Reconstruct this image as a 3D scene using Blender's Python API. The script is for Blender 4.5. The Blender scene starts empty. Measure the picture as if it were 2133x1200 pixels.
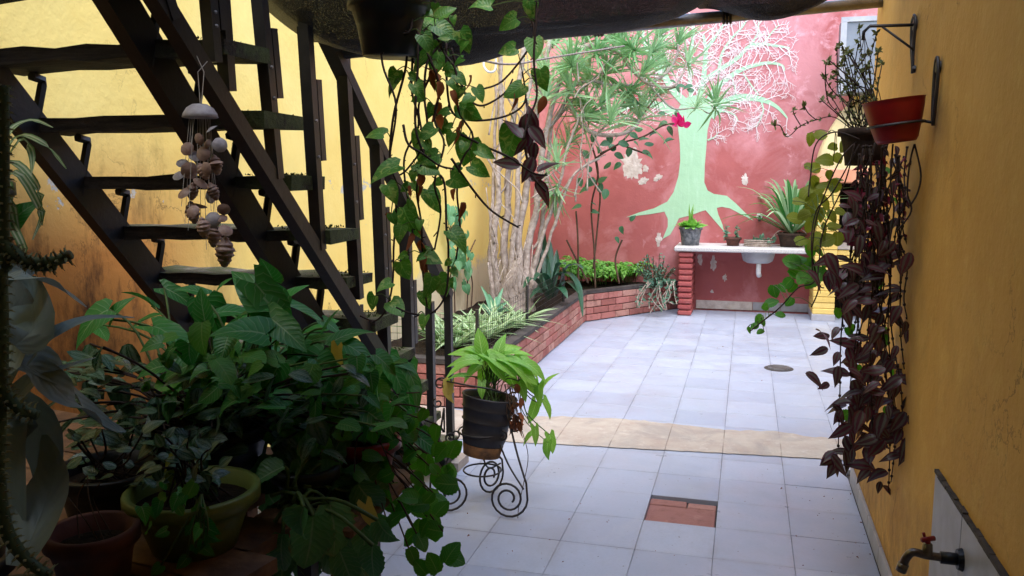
import bpy, bmesh, math, random
from mathutils import Vector as V, Matrix as M, noise
R = math.radians
random.seed(7)
rnd = random.random
def uni(a, b): return a + (b - a) * random.random()
scene = bpy.context.scene
C = scene.collection

# ------------------------------------------------------------------ camera
F = 1750.0; EYE = V((0, 0, 1.57)); TH = math.atan(228 / 1750); PSI = R(15.578)
cd = bpy.data.cameras.new('camera'); cam = bpy.data.objects.new('camera', cd); C.objects.link(cam)
cd.sensor_width = 36; cd.lens = 36 * F / 2133; cd.clip_start = 0.05; cd.clip_end = 500
cam.location = EYE; cam.rotation_euler = (math.pi / 2 - TH, 0, PSI)
scene.camera = cam
# ------------------------------------------------------------------ sky, sun, exposure
w = bpy.data.worlds.new('World'); scene.world = w; w.use_nodes = True
nt = w.node_tree; bg = nt.nodes['Background']
sky = nt.nodes.new('ShaderNodeTexSky'); sky.sky_type = 'NISHITA'; sky.sun_disc = False
SUN_EL, SUN_AZ = R(62), R(152)      # high, from over the right shoulder, veiled by thin cloud
sky.sun_elevation = SUN_EL; sky.sun_rotation = SUN_AZ; sky.air_density = 1.0; sky.dust_density = 1.0; sky.ozone_density = 1.0
nt.links.new(sky.outputs[0], bg.inputs[0]); bg.inputs[1].default_value = 0.15
sd = bpy.data.lights.new('sun', 'SUN'); sd.energy = 1.1; sd.angle = R(60); sd.color = (1, .97, .93)
sun = bpy.data.objects.new('sun', sd); C.objects.link(sun); sun.location = (3, -3, 12)
sdir = V((math.sin(SUN_AZ) * math.cos(SUN_EL), math.cos(SUN_AZ) * math.cos(SUN_EL), math.sin(SUN_EL)))
sun.rotation_euler = sdir.to_track_quat('Z', 'Y').to_euler()
scene.view_settings.view_transform = 'Standard'; scene.view_settings.look = 'None'
scene.view_settings.gamma = 1; scene.view_settings.exposure = 2.05
scene.render.engine = 'CYCLES'
scene.cycles.max_bounces = 8; scene.cycles.diffuse_bounces = 5; scene.cycles.transparent_max_bounces = 12

# ------------------------------------------------------------------ pixel (of the photograph) -> point in the yard
RT = V((math.cos(PSI), math.sin(PSI), 0)); FH = V((-math.sin(PSI), math.cos(PSI), 0))
FW = FH * math.cos(TH) - V((0, 0, 1)) * math.sin(TH); UP = FH * math.sin(TH) + V((0, 0, 1)) * math.cos(TH)
def at(px, py, d=None, X=None, Y=None, Z=None):
    r = RT * ((px - 1066.5) / F) + UP * (-(py - 600) / F) + FW
    if d is not None: k = d
    elif X is not None: k = X / r.x
    elif Y is not None: k = Y / r.y
    else: k = (Z - EYE.z) / r.z
    return EYE + r * k

# ------------------------------------------------------------------ materials
def rgb(c, k=1.0): return tuple((((v / 255) / 12.92) if v < 10 else (((v / 255) + .055) / 1.055) ** 2.4) * k for v in c) + (1,)
class NT:
    def __init__(s, name):
        s.m = bpy.data.materials.new(name); s.m.use_nodes = True; s.t = s.m.node_tree
        s.b = s.t.nodes['Principled BSDF']; s.out = s.t.nodes['Material Output']
    def n(s, typ, **kw):
        x = s.t.nodes.new(typ)
        for k, v in kw.items():
            if k.startswith('i_'):
                key = k[2:]; key = int(key) if key.isdigit() else key
                x.inputs[key].default_value = v
            else: setattr(x, k, v)
        return x
    def l(s, a, b): s.t.links.new(a, b)
    def pos(s): return s.n('ShaderNodeNewGeometry').outputs['Position']
    def noise(s, scale, detail=5, rough=.6, vec=None, dist=0):
        x = s.n('ShaderNodeTexNoise'); x.inputs['Scale'].default_value = scale; x.inputs['Detail'].default_value = detail
        x.inputs['Roughness'].default_value = rough; x.inputs['Distortion'].default_value = dist
        s.l(vec if vec is not None else s.pos(), x.inputs['Vector']); return x.outputs['Fac']
    def ramp(s, fac, a, b, ca=0.0, cb=1.0):
        x = s.n('ShaderNodeMapRange'); x.inputs[1].default_value = a; x.inputs[2].default_value = b
        x.inputs[3].default_value = ca; x.inputs[4].default_value = cb; s.l(fac, x.inputs[0]); return x.outputs[0]
    def math(s, op, a, b=None, clamp=False):
        x = s.n('ShaderNodeMath', operation=op); x.use_clamp = clamp
        for i, v in enumerate((a, b)):
            if v is None: continue
            if isinstance(v, (int, float)): x.inputs[i].default_value = v
            else: s.l(v, x.inputs[i])
        return x.outputs[0]
    def mix(s, fac, a, b, mode='MIX'):
        x = s.n('ShaderNodeMix', data_type='RGBA', blend_type=mode)
        for i, v in ((0, fac), (6, a), (7, b)):
            if isinstance(v, (int, float, tuple)): x.inputs[i].default_value = v
            else: s.l(v, x.inputs[i])
        return x.outputs[2]
    def sep(s, v):
        x = s.n('ShaderNodeSeparateXYZ'); s.l(v, x.inputs[0]); return x.outputs
    def bump(s, h, strength=.3, dist=.01):
        x = s.n('ShaderNodeBump'); x.inputs['Strength'].default_value = strength; x.inputs['Distance'].default_value = dist
        s.l(h, x.inputs['Height']); s.l(x.outputs[0], s.b.inputs['Normal'])
    def col(s, c): s.l(c, s.b.inputs['Base Color'])
    def rough(s, r, spec=.5):
        if isinstance(r, (int, float)): s.b.inputs['Roughness'].default_value = r
        else: s.l(r, s.b.inputs['Roughness'])
        s.b.inputs['Specular IOR Level'].default_value = spec

def mat_simple(name, c, c2=None, scale=12, rough=.6, bump=.25, bscale=60, spec=.4, metal=0, objrand=.0, bdist=.004):
    k = NT(name); a = rgb(c); b = rgb(c2) if c2 else tuple(v * .65 for v in a[:3]) + (1,)
    col = k.mix(k.ramp(k.noise(scale), .35, .68), a, b)
    if objrand:
        oi = k.n('ShaderNodeObjectInfo').outputs['Random']
        hs = k.n('ShaderNodeHueSaturation'); k.l(k.ramp(oi, 0, 1, 1 - objrand, 1 + objrand), hs.inputs['Value']); k.l(col, hs.inputs['Color']); col = hs.outputs[0]
    k.col(col); k.rough(rough, spec); k.b.inputs['Metallic'].default_value = metal
    k.bump(k.noise(bscale), bump, bdist); return k.m

def mat_leaf(name, c, c2, vein=None, rough=.42, trans=.3, var=None, stripe=None, spec=.5, mott=.35, under=None):
    k = NT(name); oi = k.n('ShaderNodeObjectInfo').outputs['Random']
    uv = k.n('ShaderNodeTexCoord').outputs['UV']; ux, uy, _ = k.sep(uv)
    nz = k.noise(14, 3)
    f = k.math('ADD', k.math('MULTIPLY', oi, 1 - mott), k.math('MULTIPLY', nz, mott))
    col = k.mix(k.ramp(f, .15, .85), rgb(c), rgb(c2))
    ax = k.math('ABSOLUTE', k.math('SUBTRACT', ux, .5))           # 0 at midrib .. .5 at margin
    if var:                                                       # marbled blotches
        nn = k.noise(38, 3, .7, dist=1.2)
        col = k.mix(k.ramp(nn, .53, .64, 0, .75), col, rgb(var))
    if stripe:                                                    # two pale bands beside the midrib
        b1 = k.math('MULTIPLY', k.ramp(ax, .10, .15), k.ramp(ax, .36, .28))
        col = k.mix(k.math('MULTIPLY', b1, .75), col, rgb(stripe))
    if vein:
        wv = k.math('SINE', k.math('MULTIPLY', k.math('SUBTRACT', uy, k.math('MULTIPLY', ax, .55)), 52))
        sv = k.math('MULTIPLY', k.ramp(wv, .86, 1), .45)
        mr = k.ramp(ax, .035, .012)
        col = k.mix(k.math('MAXIMUM', sv, k.math('MULTIPLY', mr, .8)), col, rgb(vein))
        k.bump(k.math('ADD', wv, k.math('MULTIPLY', mr, -3)), .18, .002)
    edge = k.math('MAXIMUM', k.ramp(ax, .40, .5), k.ramp(uy, .86, 1.0))
    age = k.math('MULTIPLY', k.math('MULTIPLY', edge, k.ramp(k.noise(23, 5, .7), .5, .62)), k.ramp(oi, .45, .75))
    col = k.mix(k.math('MULTIPLY', age, .8), col, rgb((120, 92, 48)))
    if under:
        bf = k.n('ShaderNodeNewGeometry').outputs['Backfacing']; col = k.mix(bf, col, rgb(under))
    k.col(col); k.rough(k.ramp(k.noise(30, 4), .3, .7, rough - .08, rough + .25), spec)
    tr = k.n('ShaderNodeBsdfTranslucent'); hs = k.n('ShaderNodeHueSaturation'); hs.inputs['Value'].default_value = 1.5; hs.inputs['Saturation'].default_value = 1.1
    k.l(col, hs.inputs['Color']); k.l(hs.outputs[0], tr.inputs[0])
    mx = k.n('ShaderNodeMixShader'); mx.inputs[0].default_value = trans
    k.l(k.b.outputs[0], mx.inputs[1]); k.l(tr.outputs[0], mx.inputs[2]); k.l(mx.outputs[0], k.out.inputs[0]); return k.m

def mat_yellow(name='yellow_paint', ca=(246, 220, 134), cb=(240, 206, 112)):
    k = NT(name); p = k.pos(); x, y, z = k.sep(p)
    base = k.mix(k.ramp(k.noise(1.6, 6), .3, .7), rgb(ca), rgb(cb))
    base = k.mix(k.ramp(k.noise(9, 6, .7), .52, .75, 0, .35), base, rgb((236, 206, 120)))
    st = k.n('ShaderNodeMapping'); st.inputs['Scale'].default_value = (3, 3, 1.1); k.l(p, st.inputs[0])
    streak = k.ramp(k.noise(1.3, 7, .72, st.outputs[0]), .47, .62)
    # painted-in shade and mould below the stair and near the ground, flaking at the damp band
    left = k.ramp(x, -2.3, -2.5)
    low = k.math('MULTIPLY', k.ramp(z, 1.85, 1.25), k.ramp(y, 4.1, 3.2))
    mould = k.math('MULTIPLY', k.math('MULTIPLY', streak, left), low)
    base = k.mix(k.math('MULTIPLY', k.math('MULTIPLY', left, low), .85), base, rgb((186, 106, 40)))  # orange stain with the stair's shade put into the wall colour
    base = k.mix(k.math('MULTIPLY', mould, .95), base, rgb((52, 34, 26)))
    rs = k.math('MULTIPLY', k.math('MULTIPLY', k.ramp(k.math('ADD', k.noise(1.4, 7, .7), k.ramp(z, .9, 0, 0, .16)), .52, .8), k.ramp(x, .3, .5)), .55)
    base = k.mix(rs, base, rgb((112, 74, 40)))
    damp = k.math('MULTIPLY', k.ramp(z, 1.05, .45), k.math('MULTIPLY', left, k.ramp(y, 5.6, 6.4)))
    base = k.mix(k.ramp(k.math('ADD', k.noise(5, 7, .7), damp), .95, 1.1, 0, .85), base, rgb((205, 192, 168)))
    band = k.math('MULTIPLY', k.ramp(k.math('ABSOLUTE', k.math('SUBTRACT', z, 1.52)), .16, .02), left)
    chip = k.ramp(k.math('ADD', k.noise(11, 6, .7), k.math('MULTIPLY', band, .16)), .735, .75)
    base = k.mix(k.math('MULTIPLY', chip, left), base, rgb((190, 186, 176)))
    cn = k.math('ABSOLUTE', k.math('SUBTRACT', k.noise(1.7, 9, .6, dist=.3), .5)); crk = k.math('MULTIPLY', k.ramp(cn, .0045, .0015), k.ramp(k.noise(.8, 2), .5, .6))
    base = k.mix(k.math('MULTIPLY', crk, .6), base, rgb((110, 78, 44)))
    foot = k.math('MULTIPLY', k.ramp(z, .5, .05), k.ramp(k.noise(7, 8, .72, st.outputs[0]), .42, .68)); base = k.mix(k.math('MULTIPLY', foot, .75), base, rgb((86, 70, 56)))
    k.col(base); k.rough(.8, .25)
    h = k.math('ADD', k.noise(2.5, 8, .62), k.math('ADD', k.math('MULTIPLY', k.noise(45, 4), .12), k.math('MULTIPLY', chip, -.25)))
    k.bump(h, .55, .022); return k.m
def mat_red():
    k = NT('red_paint'); p = k.pos(); x, y, z = k.sep(p)
    base = k.mix(k.ramp(k.noise(2, 6), .3, .7), rgb((176, 100, 100)), rgb((160, 86, 86)))
    cl = k.math('ADD', k.noise(1.5, 8, .62, dist=.6), k.math('MULTIPLY', k.ramp(z, 1.2, 2.6), .2))  # chalky clouds; the rise with height paints lens glare into the wall
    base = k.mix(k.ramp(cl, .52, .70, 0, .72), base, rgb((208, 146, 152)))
    base = k.mix(k.ramp(k.math('ADD', k.noise(3.6, 8, .7, dist=.4), k.math('MULTIPLY', k.ramp(z, 1.5, 2.8), .08)), .62, .76, 0, .6), base, rgb((238, 190, 200)))  # palest patches, upper ones also carry the painted glare
    base = k.mix(k.ramp(k.noise(26, 6, .75), .68, .74, 0, .6), base, rgb((140, 52, 54)))
    k.col(base); k.rough(.8, .25)
    k.bump(k.math('ADD', k.noise(3, 8, .62), k.math('MULTIPLY', k.noise(30, 5), .2)), .5, .02); return k.m
def mat_tile():
    k = NT('floor_tile'); oi = k.n('ShaderNodeObjectInfo').outputs['Random']
    c = k.mix(oi, rgb((156, 165, 187)), rgb((170, 179, 199)))
    c = k.mix(k.ramp(k.noise(70, 4, .7), .45, .7, 0, .35), c, rgb((150, 157, 174)))
    c = k.mix(k.ramp(k.noise(1.1, 6, .65), .5, .75, 0, .3), c, rgb((160, 156, 164)))
    c = k.mix(k.ramp(k.noise(52, 2, .5), .735, .76, 0, .85), c, rgb((70, 60, 52)))
    ob = k.n('ShaderNodeTexCoord').outputs['Object']; ox, oy, _ = k.sep(ob)
    ed = k.math('MAXIMUM', k.math('ABSOLUTE', ox), k.math('ABSOLUTE', oy))
    gr = k.math('MULTIPLY', k.ramp(ed, .135, .1614), k.ramp(k.noise(4.5, 7, .7), .42, .68))
    c = k.mix(k.math('MULTIPLY', gr, .34), c, rgb((112, 104, 100)))
    wx = k.ramp(k.noise(.9, 8, .68, dist=.8), .5, .66, 0, .38); c = k.mix(wx, c, rgb((142, 142, 150)))
    c = k.mix(k.ramp(k.noise(2.6, 8, .7, dist=1.5), .6, .72, 0, .4), c, rgb((184, 188, 198)))
    k.col(c); k.rough(k.ramp(k.noise(6), .3, .7, .26, .55), .5); k.bump(k.noise(90), .06, .002); return k.m
def mat_brick(name, a, b, dirt=.5):
    k = NT(name); oi = k.n('ShaderNodeObjectInfo').outputs['Random']
    c = k.mix(oi, rgb(a), rgb(b)); c = k.mix(k.ramp(k.noise(16, 6, .7), .5, .7, 0, dirt), c, rgb((96, 62, 56)))
    c = k.mix(k.ramp(k.noise(7, 6, .7), .58, .72, 0, dirt), c, rgb((190, 150, 140)))
    k.col(c); k.rough(.85, .25); k.bump(k.noise(40, 7, .7), .7, .012); return k.m
def mat_wood_dark():
    k = NT('old_dark_wood'); p = k.pos(); nz = k.n('ShaderNodeNewGeometry').outputs['Normal']; _, _, n3 = k.sep(nz); x, y, z = k.sep(p)
    mp = k.n('ShaderNodeMapping'); mp.inputs['Scale'].default_value = (2, 22, 22); k.l(p, mp.inputs[0])
    c = k.mix(k.ramp(k.noise(3, 7, .7, mp.outputs[0]), .35, .7), rgb((24, 21, 20)), rgb((64, 56, 48)))
    m = k.math('MULTIPLY', k.ramp(k.noise(9, 6, .7), .40, .55), k.math('MAXIMUM', k.ramp(n3, .3, .8, 0, .8), k.ramp(x, -1.75, -1.6)))
    c = k.mix(k.math('MULTIPLY', k.ramp(n3, .4, .8), k.ramp(k.noise(5, 6, .7), .35, .6)), c, rgb((134, 128, 118)))
    c = k.mix(m, c, k.mix(k.noise(60), rgb((40, 52, 26)), rgb((88, 98, 62))))
    k.col(c); k.rough(.85, .3); k.bump(k.noise(26, 8, .75), .9, .02); return k.m
def mat_cloth():
    k = NT('black_shade_net'); uv = k.n('ShaderNodeTexCoord').outputs['UV']; u, v, _ = k.sep(uv)
    a = k.math('SINE', k.math('MULTIPLY', u, 5200)); b = k.math('SINE', k.math('MULTIPLY', v, 2600))
    g = k.math('MULTIPLY', k.ramp(a, -.2, .8), k.ramp(b, -.2, .8))
    c = k.mix(k.ramp(k.noise(9, 6, .7), .4, .7), rgb((15, 16, 21)), rgb((30, 31, 38)))
    k.col(c); k.rough(.55, .4); k.bump(k.math('ADD', k.math('MULTIPLY', k.noise(200, 3), 2), k.math('MULTIPLY', k.noise(20), 2)), .9, .006)
    tp = k.n('ShaderNodeBsdfTransparent'); mx = k.n('ShaderNodeMixShader')
    fine = k.noise(330, 2, .6); k.l(k.math('MULTIPLY', k.ramp(fine, .56, .72), .14), mx.inputs[0]); k.l(k.b.outputs[0], mx.inputs[1]); k.l(tp.outputs[0], mx.inputs[2]); k.l(mx.outputs[0], k.out.inputs[0]); return k.m
def mat_mint():
    k = NT('mint_paint'); x, y, z = k.sep(k.pos())
    c = k.mix(k.ramp(k.noise(2.2, 7, .65), .3, .7), rgb((172, 212, 178)), rgb((160, 200, 166)))
    mp = k.n('ShaderNodeMapping'); mp.inputs['Scale'].default_value = (30, 30, 3); k.l(k.pos(), mp.inputs[0])
    c = k.mix(k.ramp(k.noise(1, 5, .6, mp.outputs[0]), .5, .75, 0, .35), c, rgb((196, 226, 204)))
    c = k.mix(k.ramp(k.noise(24, 7, .75), .69, .73, 0, .8), c, rgb((178, 110, 110)))
    k.col(c); k.rough(.8, .25); k.bump(k.math('ADD', k.noise(3, 8, .62), k.math('MULTIPLY', k.noise(30, 5), .2)), .5, .02); return k.m
def mat_cement():
    k = NT('worn_cement'); x, y, z = k.sep(k.pos())
    c = k.mix(k.ramp(k.noise(5, 7, .7), .3, .7), rgb((186, 178, 168)), rgb((166, 150, 140)))
    c = k.mix(k.ramp(k.noise(17, 6, .75), .55, .72, 0, .6), c, rgb((206, 200, 194)))
    c = k.mix(k.ramp(k.noise(2.6, 8, .72, dist=.7), .48, .62, 0, .7), c, rgb((150, 142, 138)))
    fr = k.math('FRACT', k.math('ADD', k.math('DIVIDE', k.math('SUBTRACT', x, .5625), .325), 40)); e = k.math('ABSOLUTE', k.math('SUBTRACT', fr, .5))
    ln = k.math('MULTIPLY', k.ramp(e, .488, .495), k.ramp(k.noise(6), .35, .6)); c = k.mix(k.math('MULTIPLY', ln, .6), c, rgb((96, 84, 78)))
    k.col(c); k.rough(.85, .3); k.bump(k.math('SUBTRACT', k.noise(40, 7, .7), ln), .5, .008); return k.m
MT = dict(
    yellow=mat_yellow(), ochre_shaded=mat_yellow('ochre_paint_shaded', (220, 174, 96), (208, 158, 80)), red=mat_red(), tile=mat_tile(),  # right wall: ochre tint of the yellow with porch shade mixed into it
    mint=mat_mint(),
    twig_paint=mat_simple('pale_mint_paint', (230, 220, 220), (216, 200, 202), 3, .75, .3, 20, .25),
    plaster=mat_simple('bare_plaster', (214, 205, 200), (186, 172, 166), 14, .9, .6, 40, .2, bdist=.01),
    skirt=mat_simple('skirting_tile', (172, 172, 182), (150, 148, 152), 8, .4, .05, 60, objrand=.06),
    grout=mat_simple('dark_grout', (88, 82, 80), (58, 54, 53), 20, .95, .4, 80),
    cement=mat_cement(),
    pit=mat_brick('pit_brick', (170, 126, 118), (156, 110, 104), .4),
    brick=mat_brick('planter_brick', (172, 112, 106), (148, 92, 86)),
    brick_old=mat_brick('weathered_brick', (188, 144, 134), (156, 108, 98), .7),
    brick_red=mat_brick('red_painted_brick', (164, 86, 86), (146, 72, 73), .2),
    brick_y=mat_brick('yellow_painted_brick', (236, 208, 128), (226, 194, 110), .12),
    mortar=mat_simple('mortar', (120, 82, 76), (82, 58, 54), 18, .95, .7, 60),
    mortar_y=mat_simple('painted_mortar', (206, 178, 104), (180, 150, 80), 18, .9, .5, 60),
    cap=mat_simple('dark_coping', (74, 68, 68), (52, 48, 48), 9, .9, .5, 50),
    soil=mat_simple('soil', (52, 42, 34), (26, 21, 18), 30, 1, 1, 60, .1, bdist=.02),
    black=mat_simple('black_painted_iron', (30, 30, 34), (44, 42, 44), 14, .42, .25, 70, .5, objrand=.15),
    brownpaint=mat_simple('brown_black_timber', (32, 28, 29), (22, 20, 21), 9, .5, .35, 40, .45, objrand=.2),
    wood=mat_wood_dark(), cloth=mat_cloth(),
    iron=mat_simple('wrought_iron', (26, 26, 30), (48, 40, 36), 30, .5, .2, 80, .5),
    steel=mat_simple('galvanised_pipe', (150, 150, 154), (112, 110, 112), 14, .4, .15, 60, .5, .6),
    brass=mat_simple('tap_metal', (120, 112, 104), (80, 74, 70), 30, .32, .1, 80, .5, .9),
    rubber=mat_simple('black_plastic', (26, 26, 30), (16, 16, 18), 14, .45, .1, 60),
    moss=mat_simple('moss', (62, 74, 34), (34, 44, 22), 40, 1, .6, 80, .1),
    redplastic=mat_simple('red_plastic_pot', (150, 16, 16), (124, 14, 14), 6, .38, .12, 40, .5),
    terra=mat_simple('terracotta', (98, 60, 52), (68, 44, 40), 9, .8, .3, 60, .3),
    greenpot=mat_simple('olive_green_plastic', (108, 124, 62), (84, 100, 46), 7, .45, .2, 40),
    greypot=mat_simple('grey_marbled_pot', (128, 132, 140), (58, 62, 70), 26, .7, .4, 40),
    rustpot=mat_simple('rusty_dark_bucket', (52, 50, 54), (34, 32, 34), 5, .5, .5, 30, .5, .2),
    rust=mat_simple('rust', (120, 84, 50), (60, 44, 34), 16, .9, .7, 40),
    browncoir=mat_simple('brown_coir_pot', (66, 50, 40), (40, 30, 26), 20, .95, .8, 60),
    plank=mat_simple('weathered_plank', (132, 98, 68), (84, 60, 44), 12, .85, .6, 40),
    terrazzo=mat_simple('terrazzo', (206, 204, 204), (172, 170, 172), 70, .5, .1, 90),
    enamel=mat_simple('grey_sink', (176, 178, 184), (150, 150, 158), 6, .4, .1, 50),
    white=mat_simple('white_plastic', (226, 226, 226), (205, 205, 206), 6, .45, .05, 50),
    cabinet=mat_simple('grey_sheet_metal', (132, 138, 148), (112, 118, 128), 4, .5, .1, 30, .5, .1),
    pink=mat_simple('pink_lintel', (226, 164, 132), (214, 146, 116), 5, .8, .3, 30),
    cream=mat_simple('cream_plaster', (226, 208, 160), (210, 190, 138), 3, .85, .4, 20),
    soot=mat_simple('soot', (18, 17, 18), (34, 32, 32), 9, .95, .5, 40, .2),
    bark=mat_simple('pale_bark', (180, 166, 156), (134, 120, 112), 22, .9, .8, 45, .2, bdist=.012),
    stem_br=mat_simple('brown_stem', (88, 64, 46), (58, 42, 32), 20, .8, .4, 60),
    stem_dk=mat_simple('dark_stem', (50, 34, 30), (34, 24, 22), 20, .75, .4, 60),
    stem_gr=mat_simple('green_stem', (84, 112, 56), (62, 84, 44), 20, .6, .3, 60),
    shell=mat_simple('sea_shell', (164, 140, 130), (122, 96, 88), 28, .5, .5, 60, objrand=.25),
    shellw=mat_simple('pale_shell', (176, 172, 176), (136, 130, 136), 30, .6, .5, 50, objrand=.1),
    string=mat_simple('nylon_string', (190, 186, 182), (160, 156, 150), 30, .6, .1, 80),
    rope=mat_simple('rope', (150, 140, 132), (110, 102, 98), 60, .9, .6, 90),
    roof=mat_simple('ceiling_plaster', (206, 196, 176), (188, 178, 158), 3, .9, .3, 30),
    pothos=mat_leaf('pothos_leaf', (56, 112, 40), (84, 138, 52), (110, 160, 78), .35, .3, (150, 172, 92)),
    syng=mat_leaf('arrow_leaf', (40, 112, 46), (70, 146, 64), (132, 168, 120), .38, .3),
    syng_l=mat_leaf('light_arrow_leaf', (112, 168, 62), (142, 196, 84), (176, 214, 130), .4, .35),
    dark=mat_leaf('dark_satin_leaf', (30, 62, 38), (46, 88, 52), (90, 118, 96), .25, .15, None, (92, 118, 100)),
    plec=mat_leaf('scalloped_leaf', (54, 116, 38), (84, 146, 50), (110, 150, 74), .5, .35),
    plec_o=mat_leaf('olive_scalloped_leaf', (112, 128, 46), (138, 152, 66), (150, 160, 90), .5, .4),
    sprig=mat_leaf('sprig_leaf', (92, 100, 58), (124, 130, 88), None, .5, .3, mott=.6),
    fleshy=mat_leaf('fleshy_leaf', (52, 104, 54), (80, 136, 78), (120, 150, 110), .45, .15),
    trad=mat_leaf('purple_leaf', (54, 24, 36), (92, 34, 54), None, .33, .2, None, (84, 90, 82), under=(110, 22, 50)),
    strap_g=mat_leaf('grey_strap_leaf', (112, 136, 134), (144, 160, 158), (126, 146, 144), .45, .12),
    strap_d=mat_leaf('dark_strap_leaf', (28, 66, 50), (44, 86, 60), (60, 104, 78), .32, .15),
    spider=mat_leaf('striped_strap_leaf', (96, 140, 84), (122, 160, 104), None, .42, .3, None, (214, 222, 190)),
    drac=mat_leaf('dracaena_leaf', (98, 148, 88), (178, 206, 168), None, .42, .3, mott=.5),
    fern=mat_leaf('fern_leaf', (96, 156, 66), (138, 192, 92), None, .55, .35, mott=.6),
    rosemary=mat_leaf('blue_green_leaf', (84, 124, 104), (110, 148, 122), None, .55, .25, mott=.6),
    rose=mat_leaf('rose_leaf', (48, 96, 66), (74, 124, 84), (96, 140, 104), .4, .25),
    ivy=mat_leaf('ivy_leaf', (70, 124, 84), (104, 152, 106), (130, 176, 146), .45, .3),
    dry=mat_leaf('dry_leaf', (112, 62, 38), (150, 92, 60), None, .8, .25),
    yleaf=mat_leaf('yellowed_leaf', (190, 170, 80), (206, 188, 110), None, .6, .3),
    petal=mat_leaf('rose_petal', (196, 36, 104), (224, 70, 140), None, .5, .3),
    cactus=mat_leaf('cactus_skin', (52, 74, 50), (72, 94, 64), None, .6, .05),
    spine=mat_simple('cactus_spine', (140, 150, 112), (110, 112, 84), 40, .6, .1, 80),
    aloe=mat_leaf('aloe_leaf', (80, 136, 104), (110, 160, 122), None, .45, .15),
)

# ------------------------------------------------------------------ building blocks
class MB:
    def __init__(s): s.v = []; s.f = []; s.uv = []; s.mi = []; s.cur = 0
    def add(s, vs, fs, uvs=None):
        o = len(s.v); s.v += [tuple(v) for v in vs]
        for i, f in enumerate(fs):
            s.f.append(tuple(o + j for j in f)); s.mi.append(s.cur)
            s.uv.append([uvs[j] for j in f] if uvs else [(vs[j][0], vs[j][1]) for j in f])
        return s
    def box(s, a, b, jit=0):
        x0, y0, z0 = a; x1, y1, z1 = b
        vs = [V((x, y, z)) for z in (z0, z1) for y in (y0, y1) for x in (x0, x1)]
        if jit: vs = [v + V((uni(-jit, jit), uni(-jit, jit), uni(-jit, jit))) for v in vs]
        return s.add(vs, [(0, 2, 3, 1), (4, 5, 7, 6), (0, 1, 5, 4), (2, 6, 7, 3), (0, 4, 6, 2), (1, 3, 7, 5)])
    def bbox(s, a, b, e):                                      # box with chamfered edges
        c = (V(a) + V(b)) / 2; h = (V(b) - V(a)) / 2; vs = []; fs = []
        bm = bmesh.new(); bmesh.ops.create_cube(bm, size=1)
        for v in bm.verts: v.co = V((v.co.x * 2 * h.x, v.co.y * 2 * h.y, v.co.z * 2 * h.z)) + c
        bmesh.ops.bevel(bm, geom=bm.edges[:], offset=e, segments=1, affect='EDGES')
        bm.verts.index_update(); vs = [v.co.copy() for v in bm.verts]; fs = [[v.index for v in f.verts] for f in bm.faces]; bm.free()
        return s.add(vs, fs)
    def beam(s, p, q, w, h, up=V((0, 0, 1)), e=.0):             # rectangular bar from p to q
        p, q = V(p), V(q); d = (q - p).normalized(); x = d.cross(up).normalized(); z = x.cross(d)
        vs = [c + x * (i * w / 2) + z * (j * h / 2) for c in (p, q) for (i, j) in ((-1, -1), (1, -1), (1, 1), (-1, 1))]
        return s.add(vs, [(0, 1, 2, 3), (7, 6, 5, 4), (0, 4, 5, 1), (1, 5, 6, 2), (2, 6, 7, 3), (3, 7, 4, 0)])
    def tube(s, pts, r, n=5, cap=True):
        pts = [V(p) for p in pts]; m = len(pts); vs = []; fs = []
        rr = r if isinstance(r, (list, tuple)) else [r] * m
        ref = V((.3, .2, 1)).normalized(); last = None; uvs = []
        for i, p in enumerate(pts):
            d = (pts[min(i + 1, m - 1)] - pts[max(i - 1, 0)])
            if d.length < 1e-9: d = V((0, 0, 1))
            d.normalize()
            x = last - d * last.dot(d) if last is not None else d.orthogonal()
            if x.length < 1e-6: x = d.orthogonal()
            x.normalize(); last = x; y = d.cross(x)
            for k in range(n):
                a = 2 * math.pi * k / n; vs.append(p + (x * math.cos(a) + y * math.sin(a)) * rr[i]); uvs.append((k / n, i / m))
        for i in range(m - 1):
            for k in range(n):
                a = i * n + k; b = i * n + (k + 1) % n; fs.append((a, b, b + n, a + n))
        if cap: fs.append(tuple(range(n - 1, -1, -1))); fs.append(tuple((m - 1) * n + k for k in range(n)))
        return s.add(vs, fs, uvs)
    def lathe(s, prof, n=24, c=(0, 0, 0), mtx=None, sx=1, sy=1):
        vs = []; fs = []; m = len(prof); c = V(c)
        for (r, z) in prof:
            for k in range(n):
                a = 2 * math.pi * k / n; v = V((r * math.cos(a) * sx, r * math.sin(a) * sy, z)); vs.append(c + (mtx @ v if mtx else v))
        for i in range(m - 1):
            for k in range(n):
                a = i * n + k; b = i * n + (k + 1) % n; fs.append((a, b, b + n, a + n))
        return s.add(vs, fs)
    def merge(s, me, mtx):                                      # add a mesh template (leaf) under a matrix
        o = len(s.v); s.v += [tuple(mtx @ v.co) for v in me.vertices]; ul = me.uv_layers[0].data
        for p in me.polygons:
            s.f.append(tuple(o + i for i in p.vertices)); s.uv.append([tuple(ul[i].uv) for i in p.loop_indices]); s.mi.append(s.cur)
        return s
    def mesh(s, name, mats, smooth=False):
        me = bpy.data.meshes.new(name); me.from_pydata(s.v, [], s.f); ul = me.uv_layers.new(name='UVMap').data
        i = 0
        for u in s.uv:
            for c in u: ul[i].uv = c[:2]; i += 1
        for m in (mats if isinstance(mats, (list, tuple)) else [mats]): me.materials.append(m)
        me.polygons.foreach_set('material_index', s.mi)
        if smooth: me.polygons.foreach_set('use_smooth', [True] * len(me.polygons))
        me.update(); return me
WL = {}
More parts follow.
